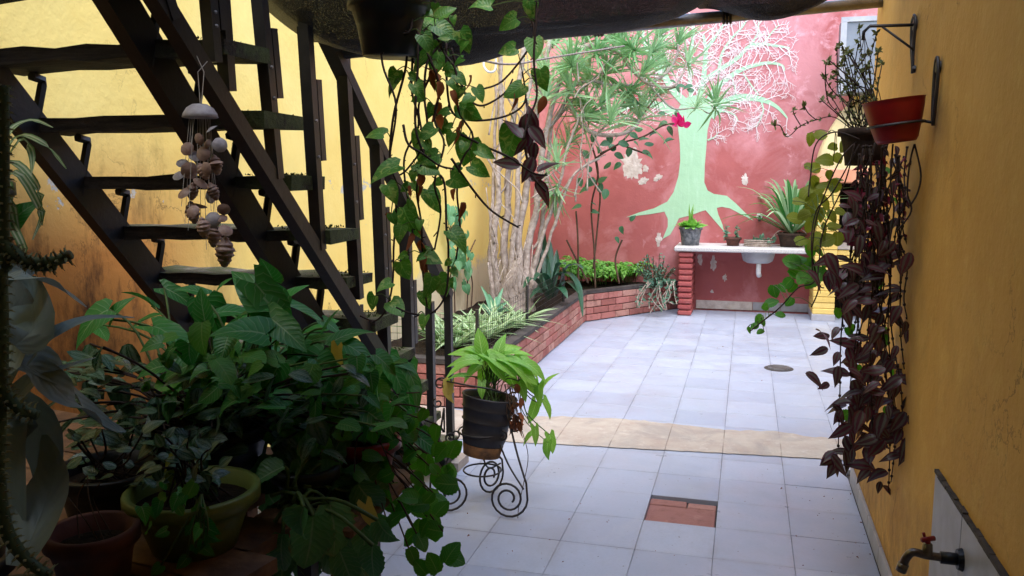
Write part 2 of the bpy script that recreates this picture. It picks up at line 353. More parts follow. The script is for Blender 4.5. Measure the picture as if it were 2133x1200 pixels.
def link(name, me, parent=None, mtx=None):                      # mtx: world matrix (translation + rotation + scale)
    o = bpy.data.objects.new(name, me); C.objects.link(o)
    if mtx is None: mtx = M.Identity(4)
    WL[o] = mtx.to_translation()
    if parent is not None:
        o.parent = parent; mtx = M.Translation(-WL[parent]) @ mtx
    o.matrix_basis = mtx; return o
def part(mb, name, mat, parent, smooth=False):
    me = mb.mesh(name, mat, smooth); return link(name, me, parent)
def tag(o, label=None, cat=None, group=None, kind=None):
    if label: o['label'] = label
    if cat: o['category'] = cat
    if group: o['group'] = group
    if kind: o['kind'] = kind
    return o
def thing(name, label, cat, loc, group=None):
    return tag(link(name, None, None, M.Translation(V(loc))), label, cat, group)
def frame(p, y, z, s=1.0):
    y = V(y).normalized(); z = V(z); z = z - y * z.dot(y)
    if z.length < 1e-4: z = y.orthogonal()
    z.normalize(); x = y.cross(z); m = M((x, y, z)).transposed().to_4x4()
    return M.Translation(V(p)) @ m @ M.Scale(s, 4)
def smooth_path(pts, k=5):
    pts = [V(p) for p in pts]; out = []
    if len(pts) < 3: return [pts[0].lerp(pts[-1], i / k) for i in range(k + 1)]
    for i in range(len(pts) - 1):
        p0, p1, p2, p3 = pts[max(i - 1, 0)], pts[i], pts[i + 1], pts[min(i + 2, len(pts) - 1)]
        for j in range(k):
            t = j / k
            out.append(.5 * ((2 * p1) + (p2 - p0) * t + (2 * p0 - 5 * p1 + 4 * p2 - p3) * t * t + (3 * p1 - p0 - 3 * p2 + p3) * t ** 3))
    out.append(pts[-1]); return out
def rv(s=1.0): return V((uni(-s, s), uni(-s, s), uni(-s, s)))

# leaf templates: unit length blade along +Y from the origin, upper side +Z
def leaf(name, mat, rows, fold=.25, droop=.3, twist=0, ruff=0, bend=0):
    """rows: (t, half width, back shift)"""
    vs = []; fs = []; uv = []; n = len(rows)
    for i, (t, w_, b) in enumerate(rows):
        zc = -droop * t * t; wav = ruff * math.sin(i * 2.1)
        vs += [V((-w_, t + b, zc + fold * w_ + wav)), V((0, t, zc)), V((w_, t + b, zc + fold * w_ - wav))]
        uv += [(0, t), (.5, t), (1, t)]
    for j, v in enumerate(vs):
        t = rows[j // 3][0]; v.x += bend * t * t; tw = twist * t; v.x, v.z = v.x * math.cos(tw) - v.z * math.sin(tw) * .6, v.z + v.x * math.sin(tw)
    for i in range(n - 1):
        a = 3 * i; fs += [(a, a + 1, a + 4, a + 3), (a + 1, a + 2, a + 5, a + 4)]
    mb = MB(); mb.add(vs, fs, uv); return mb.mesh(name, mat, True)
HEART = [(0, .02, 0), (.02, .26, -.16), (.12, .41, -.13), (.28, .43, -.06), (.46, .37, 0), (.64, .27, .02), (.82, .14, .02), (.93, .05, .01), (1, .002, 0)]
ARROW = [(0, .02, 0), (.01, .17, -.26), (.08, .27, -.22), (.2, .25, -.06), (.36, .26, .0), (.55, .23, .02), (.76, .14, .02), (.92, .05, .01), (1, .002, 0)]
LANCE = [(0, .06, 0), (.1, .17, 0), (.25, .24, 0), (.42, .25, 0), (.6, .20, 0), (.78, .12, 0), (.92, .04, 0), (1, .002, 0)]
OVATE = [(0, .03, 0), (.08, .2, -.03), (.25, .33, 0), (.45, .36, 0), (.65, .29, 0), (.82, .17, 0), (.95, .05, 0), (1, .002, 0)]
SCAL = [(0, .02, 0), (.03, .22, -.06), (.1, .3, -.01), (.15, .38, -.01), (.23, .38, .02), (.29, .45, .0), (.38, .42, .03), (.44, .46, 0), (.53, .41, .03), (.6, .42, 0), (.69, .34, .03), (.76, .32, 0), (.85, .2, .03), (.92, .16, 0), (1, .004, 0)]
STRAP = [(0, .035, 0), (.15, .045, 0), (.35, .05, 0), (.55, .046, 0), (.75, .034, 0), (.9, .016, 0), (1, .001, 0)]
THIN = [(0, .018, 0), (.3, .040, 0), (.65, .030, 0), (1, .001, 0)]
SMALL = [(0, .02, 0), (.25, .24, 0), (.6, .26, 0), (1, .01, 0)]
LF = {}
def lf(key, mat, rows, **kw):
    LF[key] = [leaf(key, MT[mat], rows, **dict(kw, droop=kw.get('droop', .3) * q, fold=kw.get('fold', .25) * g, bend=b_, twist=t_)) for q, g, b_, t_ in ((.5, 1.2, .05, .2), (1.0, .8, -.1, -.4), (1.6, 1.0, .0, .1), (.3, -.4, .14, .5), (1.2, 2.0, -.05, -.6), (2.0, .5, -.16, .3))]
lf('pothos', 'pothos', HEART); lf('syng', 'syng', ARROW, droop=.35); lf('syng_l', 'syng_l', ARROW, droop=.4)
lf('dark', 'dark', OVATE, droop=.2, fold=.15); lf('plec', 'plec', SCAL, fold=.12, droop=.22, ruff=.012); lf('plec_o', 'plec_o', SCAL, fold=.12, droop=.25, ruff=.012)
lf('fleshy', 'fleshy', SCAL, fold=.45, droop=.5, ruff=.01); lf('trad', 'trad', LANCE, droop=.3, fold=.3); lf('rose', 'rose', OVATE, fold=.3)
lf('ivy', 'ivy', HEART, fold=.15); lf('dry', 'dry', LANCE, fold=.9, droop=.8, ruff=.05); lf('yleaf', 'yleaf', ARROW, fold=.8, droop=.3)
lf('small', 'plec', SMALL); lf('small_o', 'plec_o', SMALL); lf('fernl', 'fern', SMALL); lf('rosm', 'rosemary', SMALL); lf('heart_d', 'syng', HEART, droop=.4)
lf('spider', 'spider', STRAP, fold=.5, droop=.6); lf('drac', 'drac', THIN, fold=.6, droop=.22); lf('petal', 'petal', OVATE, fold=.5, droop=-.5)
def put_leaf(key, parent, p, y, z, s, name='leaf'):
    return link(name, random.choice(LF[key]), parent, frame(p, y, z, s))
def px_leaf(key, parent, px, py, d, size, ang, face=.8, away=None, name='leaf'):
    """leaf whose middle is seen at a pixel; ang = direction of its tip in the view"""
    a = R(ang); y = RT * math.cos(a) + UP * math.sin(a) + FW * (uni(-.5, .3) if away is None else away)
    y.normalize(); s = size * d / F; z = -FW * face + V((0, 0, 1)) * (1 - face) * 1.5 + rv(.35)
    p = at(px, py, d) - y * s * .5; put_leaf(key, parent, p, y, z, s, name); return p
def strap(mb, pts, w_, fold=.25, up=None):
    """long ribbon leaf along a path, w_ = widths per point"""
    pts = smooth_path(pts, 4); n = len(pts); vs = []; fs = []; uv = []
    for i, p in enumerate(pts):
        d = (pts[min(i + 1, n - 1)] - pts[max(i - 1, 0)]).normalized(); u = V(up) if up is not None else V((0, 0, 1))
        x = d.cross(u)
        if x.length < .05: x = d.cross(V((0, 1, 0)))
        x.normalize(); nz = x.cross(d); t = i / (n - 1); k = t * (len(w_) - 1); j = min(int(k), len(w_) - 2); ww = w_[j] + (w_[j + 1] - w_[j]) * (k - j)
        vs += [p - x * ww + nz * ww * fold, p, p + x * ww + nz * ww * fold]; uv += [(0, t), (.5, t), (1, t)]
    for i in range(n - 1): a = 3 * i; fs += [(a, a + 1, a + 4, a + 3), (a + 1, a + 2, a + 5, a + 4)]
    mb.add(vs, fs, uv); return mb

# ================================================================== the setting
XL, XR, YB = -2.66, .578, 10.40
T = .325
# ---- floor
m = MB(); m.box((-6, -5, -.3), (6, 14, -.032))
floor = tag(link('floor', m.mesh('floor', MT['grout'])), kind='structure')
tm = MB(); tm.bbox((-.1618, -.1618, -.026), (.1618, .1618, 0), .001); tile_me = tm.mesh('floor_tile', MT['tile'])
xs = [.5625 - T / 2 - T * i for i in range(10)]
nt_ = 0
def pl_in(x, y): return x < -1.70 and y > 5.3                    # under the planter
def strip_lo(x): return 4.68 + (x + 1.5) * .10
def strip_hi(x): return 5.28 + .10 * math.exp(-((x + .45) / .35) ** 2) + .04 * math.sin(x * 5)
for j in range(-1, 24):
    y = 4.08 - T * 4 + T / 2 + T * j
    for i in range(-3, 10):
        x = .5625 - T / 2 - T * i
        if y < 2.7 or y > YB or (i < 0 and y < 4.7) or x < XL - .1: continue
        if abs(x + .2525) < .1 and abs(y - 3.9175) < .1: continue  # the tile that is missing
        if x < -1.80 and y > 5.6: continue
        link('tile', tile_me, floor, M.Translation((x, y, uni(-.0012, .0008))) @ M.Rotation(uni(-.002, .002), 4, 'Z'))
# foreground rows out of view: one sheet
m = MB(); m.box((XL, -3, -.03), (XR, 2.615, -.0015)); part(m, 'floor_sheet', MT['tile'], floor)
# cement strip smeared across the joint
m = MB(); n = 150; vs = []; fs = []
for i in range(n + 1):
    x = XL + (2.1 - XL) * i / n; lo = strip_lo(x) + uni(-.006, .006); hi = strip_hi(x) + .05 * noise.noise((x * 3.3, 1, 0)) + .03 * noise.noise((x * 11, 4, 0)) + uni(-.008, .008)
    for k in range(6):
        y = lo + (hi - lo) * k / 5; vs.append((x, y, .0045 if k in (0, 5) else .009 + .003 * noise.noise((x * 4, y * 9, 0))))
for i in range(n):
    for k in range(5): a = i * 6 + k; fs.append((a, a + 6, a + 7, a + 1))
m.add([V(v) for v in vs], fs); part(m, 'cement_strip', MT['cement'], floor, True)
# hollow left by the missing tile: three old bricks
for (x0, x1, y0, y1) in ((-.412, -.094, 3.758, 3.985), (-.412, -.235, 3.991, 4.062), (-.229, -.094, 3.991, 4.055)):
    m = MB(); m.bbox((x0, y0, -.06), (x1, y1, -.013 + uni(-.003, .002)), .004); part(m, 'brick', MT['pit'], floor)
m = MB()
for q in range(150):
    x, y = (min(.55, .62 - abs(random.gauss(0, .22))), uni(2.7, 4.4)) if q < 60 else (random.gauss(-.9, .4), random.gauss(3.4, .35)) if q < 110 else (uni(-1.5, .5), uni(2.8, 9)); m.merge(LF['dry'][0], frame((x, y, .0015), (uni(-1, 1), uni(-1, 1), .1), (0, 0, 1), .004 + .012 * rnd() ** 3))
tag(part(m, 'litter', MT['dry'], floor), kind='stuff')
# drain
dr = thing('drain_cover', 'small round metal drain grate set in the far floor', 'drain', (.3, 7.2, .0))
m = MB(); m.lathe([(.001, .008), (.10, .008), (.118, .003), (.118, -.01)], 24, (.3, 7.2, 0)); part(m, 'rim', MT['cap'], dr)
m = MB()
for i in range(-4, 5):
    h = math.sqrt(.094 ** 2 - (i * .021) ** 2); m.box((.3 - h, 7.2 + i * .021 - .006, .008), (.3 + h, 7.2 + i * .021 + .006, .014))
part(m, 'grate', MT['steel'], dr)
# ---- walls
def slab(name, label, cat, a, b, mat, div=None):
    t = thing(name, label, cat, a); m = MB(); m.box(a, b); part(m, 'wall_face', mat, t); return t
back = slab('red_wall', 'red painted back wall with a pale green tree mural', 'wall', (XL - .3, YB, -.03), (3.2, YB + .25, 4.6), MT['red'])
left = slab('yellow_wall', 'yellow wall behind the open staircase and the planter', 'wall', (XL - .25, -3, -.03), (XL, YB, 5.0), MT['yellow'])
right = slab('yellow_wall', 'yellow wall close on the right with brackets and a tap', 'wall', (XR, -3, -.03), (XR + .3, 4.55, 3.2), MT['ochre_shaded'])
slab('yard_wall', 'plain yellow side wall of the yard hidden behind the right wall', 'wall', (2.4, 4.3, -.03), (2.6, YB, 3.6), MT['yellow'])
slab('rear_wall', 'plain wall behind the viewer closing the covered porch', 'wall', (XL, -3.2, -.03), (XR, -3.0, 3.0), MT['roof'])
slab('return_wall', 'yellow return joining the right wall to the yard side', 'wall', (XR + .31, 4.30, -.03), (2.4, 4.54, 3.2), MT['yellow'])
m = MB(); m.box((-1.38, -3.2, 2.82), (XR + .3, 2.0, 3.0)); m.box((XL - .2, -3.2, 2.82), (-1.385, .6, 3.0))
rf = thing('porch_roof', 'flat roof slab over the covered porch above the viewer', 'roof', (0, 0, 2.82)); part(m, 'slab', MT['roof'], rf)
# skirting tiles of the right wall
for i in range(8):
    m = MB(); y0 = 4.53 - .33 * (i + 1); m.bbox((XR - .014, y0 + .002, .0), (XR - .0005, y0 + .328, .085), .002); part(m, 'skirting_tile', MT['skirt'], right)
# tiled splash panel round the tap
for i in range(5):
    for j in range(3):
        y1 = 2.66 - i * .33; z1 = .70 - j * .33
        m = MB(); m.bbox((XR - .011, y1 - .328, max(z1 - .328, .09)), (XR - .0005, y1, z1), .002)
        if z1 > .1: part(m, 'splash_tile', MT['skirt'], right)
m = MB()
vs = []
for i in range(28): y = 2.665 - i * .05; m.box((XR - .012 - uni(0, .003), y - .05, .702), (XR - .0005, y, .709 + uni(0, .006)))
part(m, 'mouldy_joint', MT['grout'], right)
# skirting of the back wall below the counter
m = MB(); m.box((-.56, YB - .02, 0), (.10, YB - .0005, .10)); part(m, 'skirting', MT['plaster'], back)
for i in range(2): m = MB(); m.bbox((.105 + i * .32, YB - .016, 0), (.42 + i * .32, YB - .0005, .10), .002); part(m, 'skirting_tile', MT['skirt'], back)

# ---- mural on the back wall
WY = YB - .003
def wp(px, py): p = at(px, py, Y=WY); return (p.x, p.z)
trunk = [(1408, 236), (1412, 262), (1416, 300), (1417, 335), (1413, 368), (1403, 400), (1390, 420), (1362, 434), (1330, 443), (1304, 453), (1330, 449), (1356, 446), (1384, 441), (1391, 456), (1391, 472), (1380, 498), (1396, 489), (1408, 468), (1414, 455), (1440, 448), (1462, 440),
         (1470, 438), (1482, 452), (1508, 482), (1505, 468), (1496, 446), (1493, 433), (1504, 431), (1520, 434), (1545, 447), (1570, 460), (1552, 443), (1532, 423), (1514, 408), (1487, 404), (1474, 397), (1467, 380), (1468, 345), (1471, 310), (1474, 270), (1480, 248), (1490, 236),
         (1482, 222), (1472, 205), (1450, 198), (1425, 205)]
from mathutils.geometry import tessellate_polygon
tp_ = [V((wp(*p)[0], wp(*p)[1], 0)) for p in trunk]; tm = MB(); tm.add([V((p.x, WY, p.y)) for p in tp_], [tuple(f) for f in tessellate_polygon([tp_])])
me = tm.mesh('mural_trunk', MT['mint'])
mural = link('mural_trunk', me, back); tag(mural, 'flat mint green painted tree trunk with spreading roots')
brm = MB(); twm = MB(); layer = [0]
def ribbon(mb, pts, w0, w1):
    layer[0] += 1; y = WY - .0005 - .00001 * len(brm.f) if mb is brm else WY - uni(.0065, .0095)
    vs = []; n = len(pts)
    for i, p in enumerate(pts):
        a = pts[max(i - 1, 0)]; b = pts[min(i + 1, n - 1)]; dx, dz = b[0] - a[0], b[1] - a[1]; L = math.hypot(dx, dz) or 1
        h = (w0 + (w1 - w0) * i / (n - 1)) / 2; vs += [V((p[0] - dz / L * h, y, p[1] + dx / L * h)), V((p[0] + dz / L * h, y, p[1] - dx / L * h))]
    mb.add(vs, [(2 * i, 2 * i + 1, 2 * i + 3, 2 * i + 2) for i in range(n - 1)])
def sm2(pts, k=5): return [(p.x, p.z) for p in smooth_path([V((x, 0, z)) for x, z in pts], k)]
def twigs(path, L, depth):
    if depth == 0 or L < .03: return
    n = len(path); step = max(1, int(n / (4 + 3 * depth)))
    for i in range(2, n, step):
        a = path[i - 1]; b = path[i]; base = math.atan2(b[1] - a[1], b[0] - a[0]); sgn = random.choice((-1, 1))
        ang = base + sgn * uni(.5, 1.25); l = L * uni(.5, 1.2); q = [b]
        for k in range(5): ang += uni(-.11, .11); q.append((q[-1][0] + math.cos(ang) * l / 5, q[-1][1] + math.sin(ang) * l / 5))
        if max(p[0] for p in q) > .52: continue
        ribbon(twm, q, .004 +   .0036 * depth * min(1, L * 3), .003); twigs(q, l * .42, depth - 1)
BR = [([(1478, 240), (1498, 222), (1530, 206), (1560, 203), (1592, 209), (1620, 224), (1640, 246)], .16, .02),
      ([(1472, 225), (1484, 195), (1505, 172), (1535, 150), (1565, 138), (1600, 131), (1628, 136), (1634, 148)], .09, .02),
      ([(1455, 215), (1466, 172), (1500, 145), (1535, 122), (1562, 96), (1590, 92), (1622, 96), (1645, 100)], .08, .02),
      ([(1450, 215), (1462, 180), (1468, 140), (1470, 100), (1464, 72)], .09, .04),
      ([(1470, 104), (1488, 80), (1504, 56), (1514, 38)], .05, .025), ([(1497, 148), (1504, 112), (1524, 80), (1545, 58), (1556, 40)], .04, .02),
      ([(1440, 215), (1438, 175), (1436, 130), (1444, 70), (1440, 30)], .06, .04), ([(1428, 215), (1400, 185), (1382, 150), (1372, 110), (1380, 60)], .11, .05),
      ([(1412, 240), (1380, 222), (1340, 216), (1300, 226), (1270, 250)], .13, .04), ([(1385, 165), (1360, 130), (1340, 80), (1345, 40)], .06, .03),
      ([(1562, 96), (1578, 70), (1580, 45)], .03, .015), ([(1590, 92), (1606, 70), (1622, 52)], .025, .012), ([(1480, 236), (1510, 232), (1530, 240), (1537, 252)], .03, .015),
      ([(1585, 209), (1590, 230), (1582, 252), (1575, 266)], .025, .012), ([(1535, 203), (1530, 180), (1524, 160)], .02, .012), ([(1474, 292), (1488, 286), (1496, 276)], .025, .012), ([(1548, 152), (1565, 178), (1580, 197)], .02, .02)]
for pts, w0, w1 in BR:
    pth = sm2([wp(*p) for p in pts], 5); ribbon(brm, pth, w0 * .85, w1 * .8); twigs(pth, .26 if len(pts) > 4 else .15, 3)
part(brm, 'mural_branches', MT['mint'], back); part(twm, 'mural_twigs', MT['twig_paint'], back)
def blotch(px, py, rx, ry, mat, name, parent, k=0.0):           # flaked paint: irregular shallow flake
    c = wp(px, py); n = 46; sx = rx * 10.6 / F; sz = ry * 10.6 / F; ph = uni(0, 9); vs = [V((c[0], YB - .006 - k, c[1]))]
    for i in range(n):
        a = 2 * math.pi * i / n; r = .75 + .45 * noise.noise((math.cos(a) * 1.7 + ph, math.sin(a) * 1.7, ph)) + .25 * noise.noise((math.cos(a) * 6 + ph, math.sin(a) * 6, ph)) + uni(-.07, .07)
        vs.append(V((c[0] + math.cos(a) * sx * r, YB - .002 - k, c[1] + math.sin(a) * sz * r)))
    m = MB(); m.add(vs, [(0, 1 + (i + 1) % n, 1 + i) for i in range(n)]); part(m, name, mat, parent)
for b in ((1318, 345, 30, 36), (1345, 352, 9, 9), (1340, 378, 12, 10), (1370, 371, 10, 9), (1372, 500, 8, 16), (1458, 540, 6, 13), (1486, 548, 9, 18), (1510, 578, 5, 9), (1483, 607, 4, 4), (1552, 375, 9, 14)):
    blotch(*b, MT['plaster'], 'bare_plaster_patch', back)

# ================================================================== staircase
ST = thing('staircase', 'dark open staircase with mossy wooden treads beside the yellow wall', 'staircase', (-1.95, 3.2, 0))
def st_y(z): return 4.24 - .96 * z
for k in range(1, 14):
    z = .2 * k - .02; y = st_y(z); m = MB(); n = 9; hx = [-2.47 + .97 * i / (n - 1) for i in range(n)]; vs = []
    e = uni(-.02, .03)
    for x in hx:
        for (dy, dz) in ((-.12, -.046), (.12, -.046), (.12, .0), (-.12, .0)):
            vs.append(V((x + (e if x > -1.6 else 0), y + dy + uni(-.006, .006), z + dz + uni(-.007, .007))))
    fs = [(0, 1, 2, 3), tuple(4 * (n - 1) + j for j in (3, 2, 1, 0))]
    for i in range(n - 1):
        for j in range(4): a = 4 * i + j; b = 4 * i + (j + 1) % 4; fs.append((a, a + 4, b + 4, b))
    m.add(vs, fs); part(m, 'tread', MT['wood'], ST)
    for X in (-2.40, -1.76):
        m = MB(); zt = z - .056; yb_ = y - .02
        m.tube([(X + .01, y + .07, zt - .004), (X + .01, y + .115, zt - .012), (X + .01, y + .115, zt - .03), (X + .01, y + .055, zt - .22)], .017, 6); part(m, 'strut', MT['black'], ST)
def slope_beam(X, off, w_, h, z0, z1, name, mat, holes=0):
    m = MB(); m.beam((X, st_y(z0) - off, z0), (X, st_y(z1) - off, z1), w_, h); o = part(m, name, mat, ST)
    return o
slope_beam(-2.40, .16, .05, .115, .0, 2.78, 'stringer', MT['brownpaint']); slope_beam(-1.76, .15, .05, .115, .0, 2.78, 'stringer', MT['brownpaint'])
# railing on the yard side
XRL = -1.52
def rl(px, py): return at(px, py, X=XRL)
b0, b1 = rl(330, 0), rl(938, 975); b0 = b1 + (b0 - b1) * 1.25
m = MB(); m.beam(b0, b1, .045, .055); part(m, 'bottom_rail', MT['brownpaint'], ST)
h0, h1 = rl(690, 100), rl(931, 612); h0 = h1 + (h0 - h1) * 1.03
m = MB(); m.beam(h0, h1 + (h1 - h0).normalized() * .02, .055, .045); part(m, 'handrail', MT['brownpaint'], ST)
def on(a, b, y): t = (y - a.y) / (b.y - a.y); return a.z + (b.z - a.z) * t
BAL = [((300, -120), (352, 40), 0), ((424, -60), (440, 130), 1), ((452, -60), (470, 190), 0), ((531, -60), (572, 372), 1), ((630, 20), (662, 520), 1), ((711, 100), (742, 622), 1), ((781, 272), (801, 742), 1), ((842, 420), (853, 812), 1), ((892, 628), (897, 905), 0), ((930, 606), (937, 975), 0)]
def bar(p, q, dx, dy, w_, name, parent):
    m = MB(); m.beam(p + V((dx, dy, 0)), q + V((dx, dy, 0)), w_, w_, V((0, 1, 0))); return part(m, name, MT['black'], parent)
for i, (a_, b_, dbl) in enumerate(BAL):
    p, q = rl(*a_), rl(*b_); o = bar(p, q, .008, 0, .037, 'baluster', ST)
    if dbl:
        bar(p.lerp(q, .04), q, -.03, .05, .032, 'baluster', ST); u0 = uni(.25, .42); bar(p.lerp(q, u0), p.lerp(q, u0 + .34), .010, .042, .034, 'splice', ST)
        for f_ in (.45, .6):
            c_ = p.lerp(q, f_) + V((.027, 0, 0)); m = MB(); m.lathe([(.006, 0), (.005, .004), (.001, .006)], 8, c_, M.Rotation(R(90), 3, 'Y')); part(m, 'bolt', MT['steel'], o)
m = MB(); m.box((-1.72, 4.12, 0), (-1.45, 4.30, .05)); part(m, 'footing', MT['cement'], ST)
# moss tufts hanging from tread ends
m = MB()
for k in range(4, 13):
    z = .2 * k - .02; y = st_y(z)
    for q in range(140):
        x = -1.52 - abs(random.gauss(0, .10)); p = V((x, y + uni(-.12, .12), z + .001)); m.merge(LF['small'][0], frame(p, rv() + V((0, 0, 1.2)), rv(), uni(.005, .013)))
tag(part(m, 'moss', MT['moss'], ST), kind='stuff'); 

# ================================================================== shade net, pipe and ropes
pipe = thing('roof_pipe', 'grey galvanised pipe spanning from wall to wall under the shade net', 'pipe', (XR, 4.35, 2.4))
pa, pb = at(1825, 5, Y=4.38), rl(702, 110)
PN = V((-(pb - pa).y, (pb - pa).x, 0)).normalized(); PN = PN if PN.y < 0 else -PN      # towards the viewer
def on_pl(px, py, off):
    d_ = at(px, py, d=1) - EYE; return EYE + d_ * ((pa + PN * off - EYE).dot(PN) / d_.dot(PN))
m = MB(); m.tube([pa + (pa - pb).normalized() * .04, pb], .026, 12); part(m, 'tube', MT['steel'], pipe, True)
for px in (1508, 1240): 
    q = on_pl(px, 40, 0); t = (q.x - pa.x) / (pb.x - pa.x); q = pa + (pb - pa) * t; m = MB()
    for k in range(3): m.lathe([(.03, -.006), (.036, 0), (.03, .006)], 12, q + V((k * .014, 0, 0)), M.Rotation(R(90), 3, 'Y'))
    part(m, 'wire_tie', MT['iron'], pipe)
def net(name, label, prof, off, front, seed):
    t = thing(name, label, 'shade net', on_pl(*prof[len(prof) // 2], off)); n = 60; mrow = 30; m = MB(); vs = []; uv = []; fs = []
    pp = smooth_path([on_pl(a, b, off) for a, b in prof], 12); L = len(pp)
    for i in range(n + 1):
        p = pp[int(i / n * (L - 1))]; zt = max(pa.z + (pb.z - pa.z) * ((p.x - pa.x) / (pb.x - pa.x)) + .03, p.z + .01)
        for k in range(mrow + 1):
            v = k / mrow
            if v < .25: s_ = v / .25; o_ = -off * (1 - s_) * 1.15; z = zt + (p.z - zt) * math.sin(s_ * math.pi / 2)
            else: s_ = (v - .25) / .75; o_ = front * s_; z = p.z + (2.98 - p.z) * (s_ ** 1.5)
            q = V((p.x, p.y, z)) + PN * o_; nn = noise.noise(q * 3 + V((seed, 0, 0))) * .04 + noise.noise(V((q.x * 8, q.z * 3, seed))) * .02
            vs.append(q + (PN * nn if v > .3 else PN * nn * .4)); uv.append((i / n, v))
    for i in range(n):
        for k in range(mrow): a = i * (mrow + 1) + k; fs.append((a, a + 1, a + mrow + 2, a + mrow + 1))
    m.add(vs, fs, uv); part(m, 'net_sheet', MT['cloth'], t, True); return t
net('shade_net', 'large black shade net sagging behind the hanging pot', [(500, -60), (560, 0), (620, 50), (690, 92), (760, 113), (860, 128), (960, 138), (1050, 116), (1130, 84), (1220, 74), (1310, 64), (1390, 44), (1450, 18), (1480, -20)], .2, .6, 3.1)
net('shade_net', 'small black swag of shade net below the pipe at right', [(1485, -14), (1515, 12), (1560, 34), (1600, 42), (1650, 34), (1700, 14), (1740, -10)], .16, .45, 8.4)
rope = thing('rope', 'thin pale rope slung under the shade net', 'rope', at(1000, 120, d=4.3))
m = MB(); m.tube(smooth_path([at(700, 100, d=4.6), at(900, 95, d=4.3), at(975, 118, d=4.2), at(1060, 134, d=4.2), at(1150, 120, d=4.5), at(1300, 96, d=5)], 8), .006, 6); part(m, 'cord', MT['rope'], rope)
hk = thing('white_hook', 'small white loop hook hanging in front of the yellow wall', 'hook', at(1020, 120, d=4.6))
m = MB(); m.tube(smooth_path([at(1008, 118, d=4.6), at(1008, 138, d=4.6), at(1018, 150, d=4.6), at(1031, 146, d=4.6), at(1033, 122, d=4.6)], 6), .006, 6); part(m, 'loop', MT['white'], hk)

# ================================================================== brick planter
PL = thing('brick_planter', 'low brick planter bed along the yellow wall with a dark coping', 'planter', (-2.1, 7.5, 0))
XP, Y0, Y1 = -1.72, 5.36, 9.06; PE = (-.80, 10.30); PH = .325
brick_cache = {}
def brick_me(l, h, d, mat, e=.004):
    k = (round(l, 3), round(h, 3), round(d, 3), mat)
    if k not in brick_cache:
        m = MB(); m.bbox((-l / 2, -d / 2, -h / 2), (l / 2, d / 2, h / 2), e); brick_cache[k] = m.mesh('brick', MT[mat])
    return brick_cache[k]
def courses(p, q, z0, rows, l, h, parent, mats, gap=.009, jit=.003, d=.09):
    p, q = V(p), V(q); L = (q - p).length; u = (q - p).normalized(); ang = math.atan2(u.y, u.x)
    for r in range(rows):
        s = -(l + gap) / 2 if r % 2 else 0
        while s < L - .01:
            a = max(s, 0); b = min(s + l, L)
            if b - a > .03:
                c = p + u * ((a + b) / 2); c = c + V((-u.y, u.x, 0)) * uni(-jit, jit)
                link('brick', brick_me(b - a, h, d, random.choice(mats)), parent, M.Translation((c.x, c.y, z0 + h / 2 + r * (h + gap))) @ M.Rotation(ang + uni(-.008, .008), 4, 'Z') @ M.Rotation(uni(-.012, .012), 4, 'Y'))
            s += l + gap
m = MB()
def core(p, q, th=.05, z1=PH - .01):
    p, q = V(p), V(q); m.beam((p.x, p.y, z1 / 2), (q.x, q.y, z1 / 2), th, z1)
core((XL + .01, Y0, 0), (XP - .03, Y0, 0)); core((XP - .0, Y0, 0), (XP - .0, Y1, 0)); core((XP, Y1, 0), (PE[0], PE[1], 0)); part(m, 'mortar_core', MT['mortar'], PL)
courses((XL + .01, Y0, 0), (XP + .03, Y0, 0), .01, 4, .22, .066, PL, ('brick', 'brick', 'brick_old'))
courses((XP, Y0 + .06, 0), (XP, Y1, 0), .01, 4, .22, .066, PL, ('brick_old', 'brick_old', 'brick'))
courses((XP + .02, Y1, 0), (PE[0], PE[1], 0), .01, 4, .22, .066, PL, ('brick', 'brick', 'brick_old'))
for (p, q) in (((XL + .01, Y0), (XP + .04, Y0)), ((XP, Y0 + .06), (XP, Y1)), ((XP, Y1), PE)):
    m = MB(); m.beam((p[0], p[1], PH), (q[0], q[1], PH), .105, .034); part(m, 'coping', MT['cap'], PL)
m = MB(); nx, ny = 22, 90; vs = []; fs = []
for j in range(ny + 1):
    y = Y0 + .02 + (YB - .01 - Y0 - .02) * j / ny; xe = XP - .02 if y < Y1 else XP - .02 + (y - Y1) / (PE[1] - Y1) * (PE[0] - XP)
    for i in range(nx + 1): x = XL + .002 + (xe - XL) * i / nx; vs.append(V((x, y, .29 + .03 * noise.noise((x * 5, y * 5, 0)))))
for j in range(ny):
    for i in range(nx): a = j * (nx + 1) + i; fs.append((a, a + 1, a + nx + 2, a + nx + 1))
m.add(vs, fs); part(m, 'soil', MT['soil'], PL, True)
# wire mesh fence on the planter
WF = thing('wire_fence', 'low dark wire mesh fence standing along the planter edge', 'fence', (XP - .04, 6.5, PH))
m = MB(); mw = MB()
def wires(p, q, h=.30, s=.052):
    p, q = V(p), V(q); L = (q - p).length; n = int(L / s)
    for i in range(n + 1): c = p.lerp(q, i / n); mw.tube([c, c + V((0, 0, h + uni(-.006, .006)))], .0016, 3, False)
    for k in range(7): z = V((0, 0, h * k / 6)); mw.tube([p + z, q + z], .0016, 3, False)
wires((XL + .05, Y0 + .03, PH + .017), (XP - .03, Y0 + .03, PH + .017)); wires((XP - .03, Y0 + .03, PH + .017), (XP - .03, 8.2, PH + .017))
part(mw, 'wire_mesh', MT['iron'], WF)
for (x, y) in ((XL + .05, Y0 + .03), (XP - .03, Y0 + .03), (XP - .03, 6.75), (XP - .03, 8.2)):
    m = MB(); m.tube([(x, y, PH), (x, y, PH + .36)], .014, 6); part(m, 'post', MT['black'], WF)

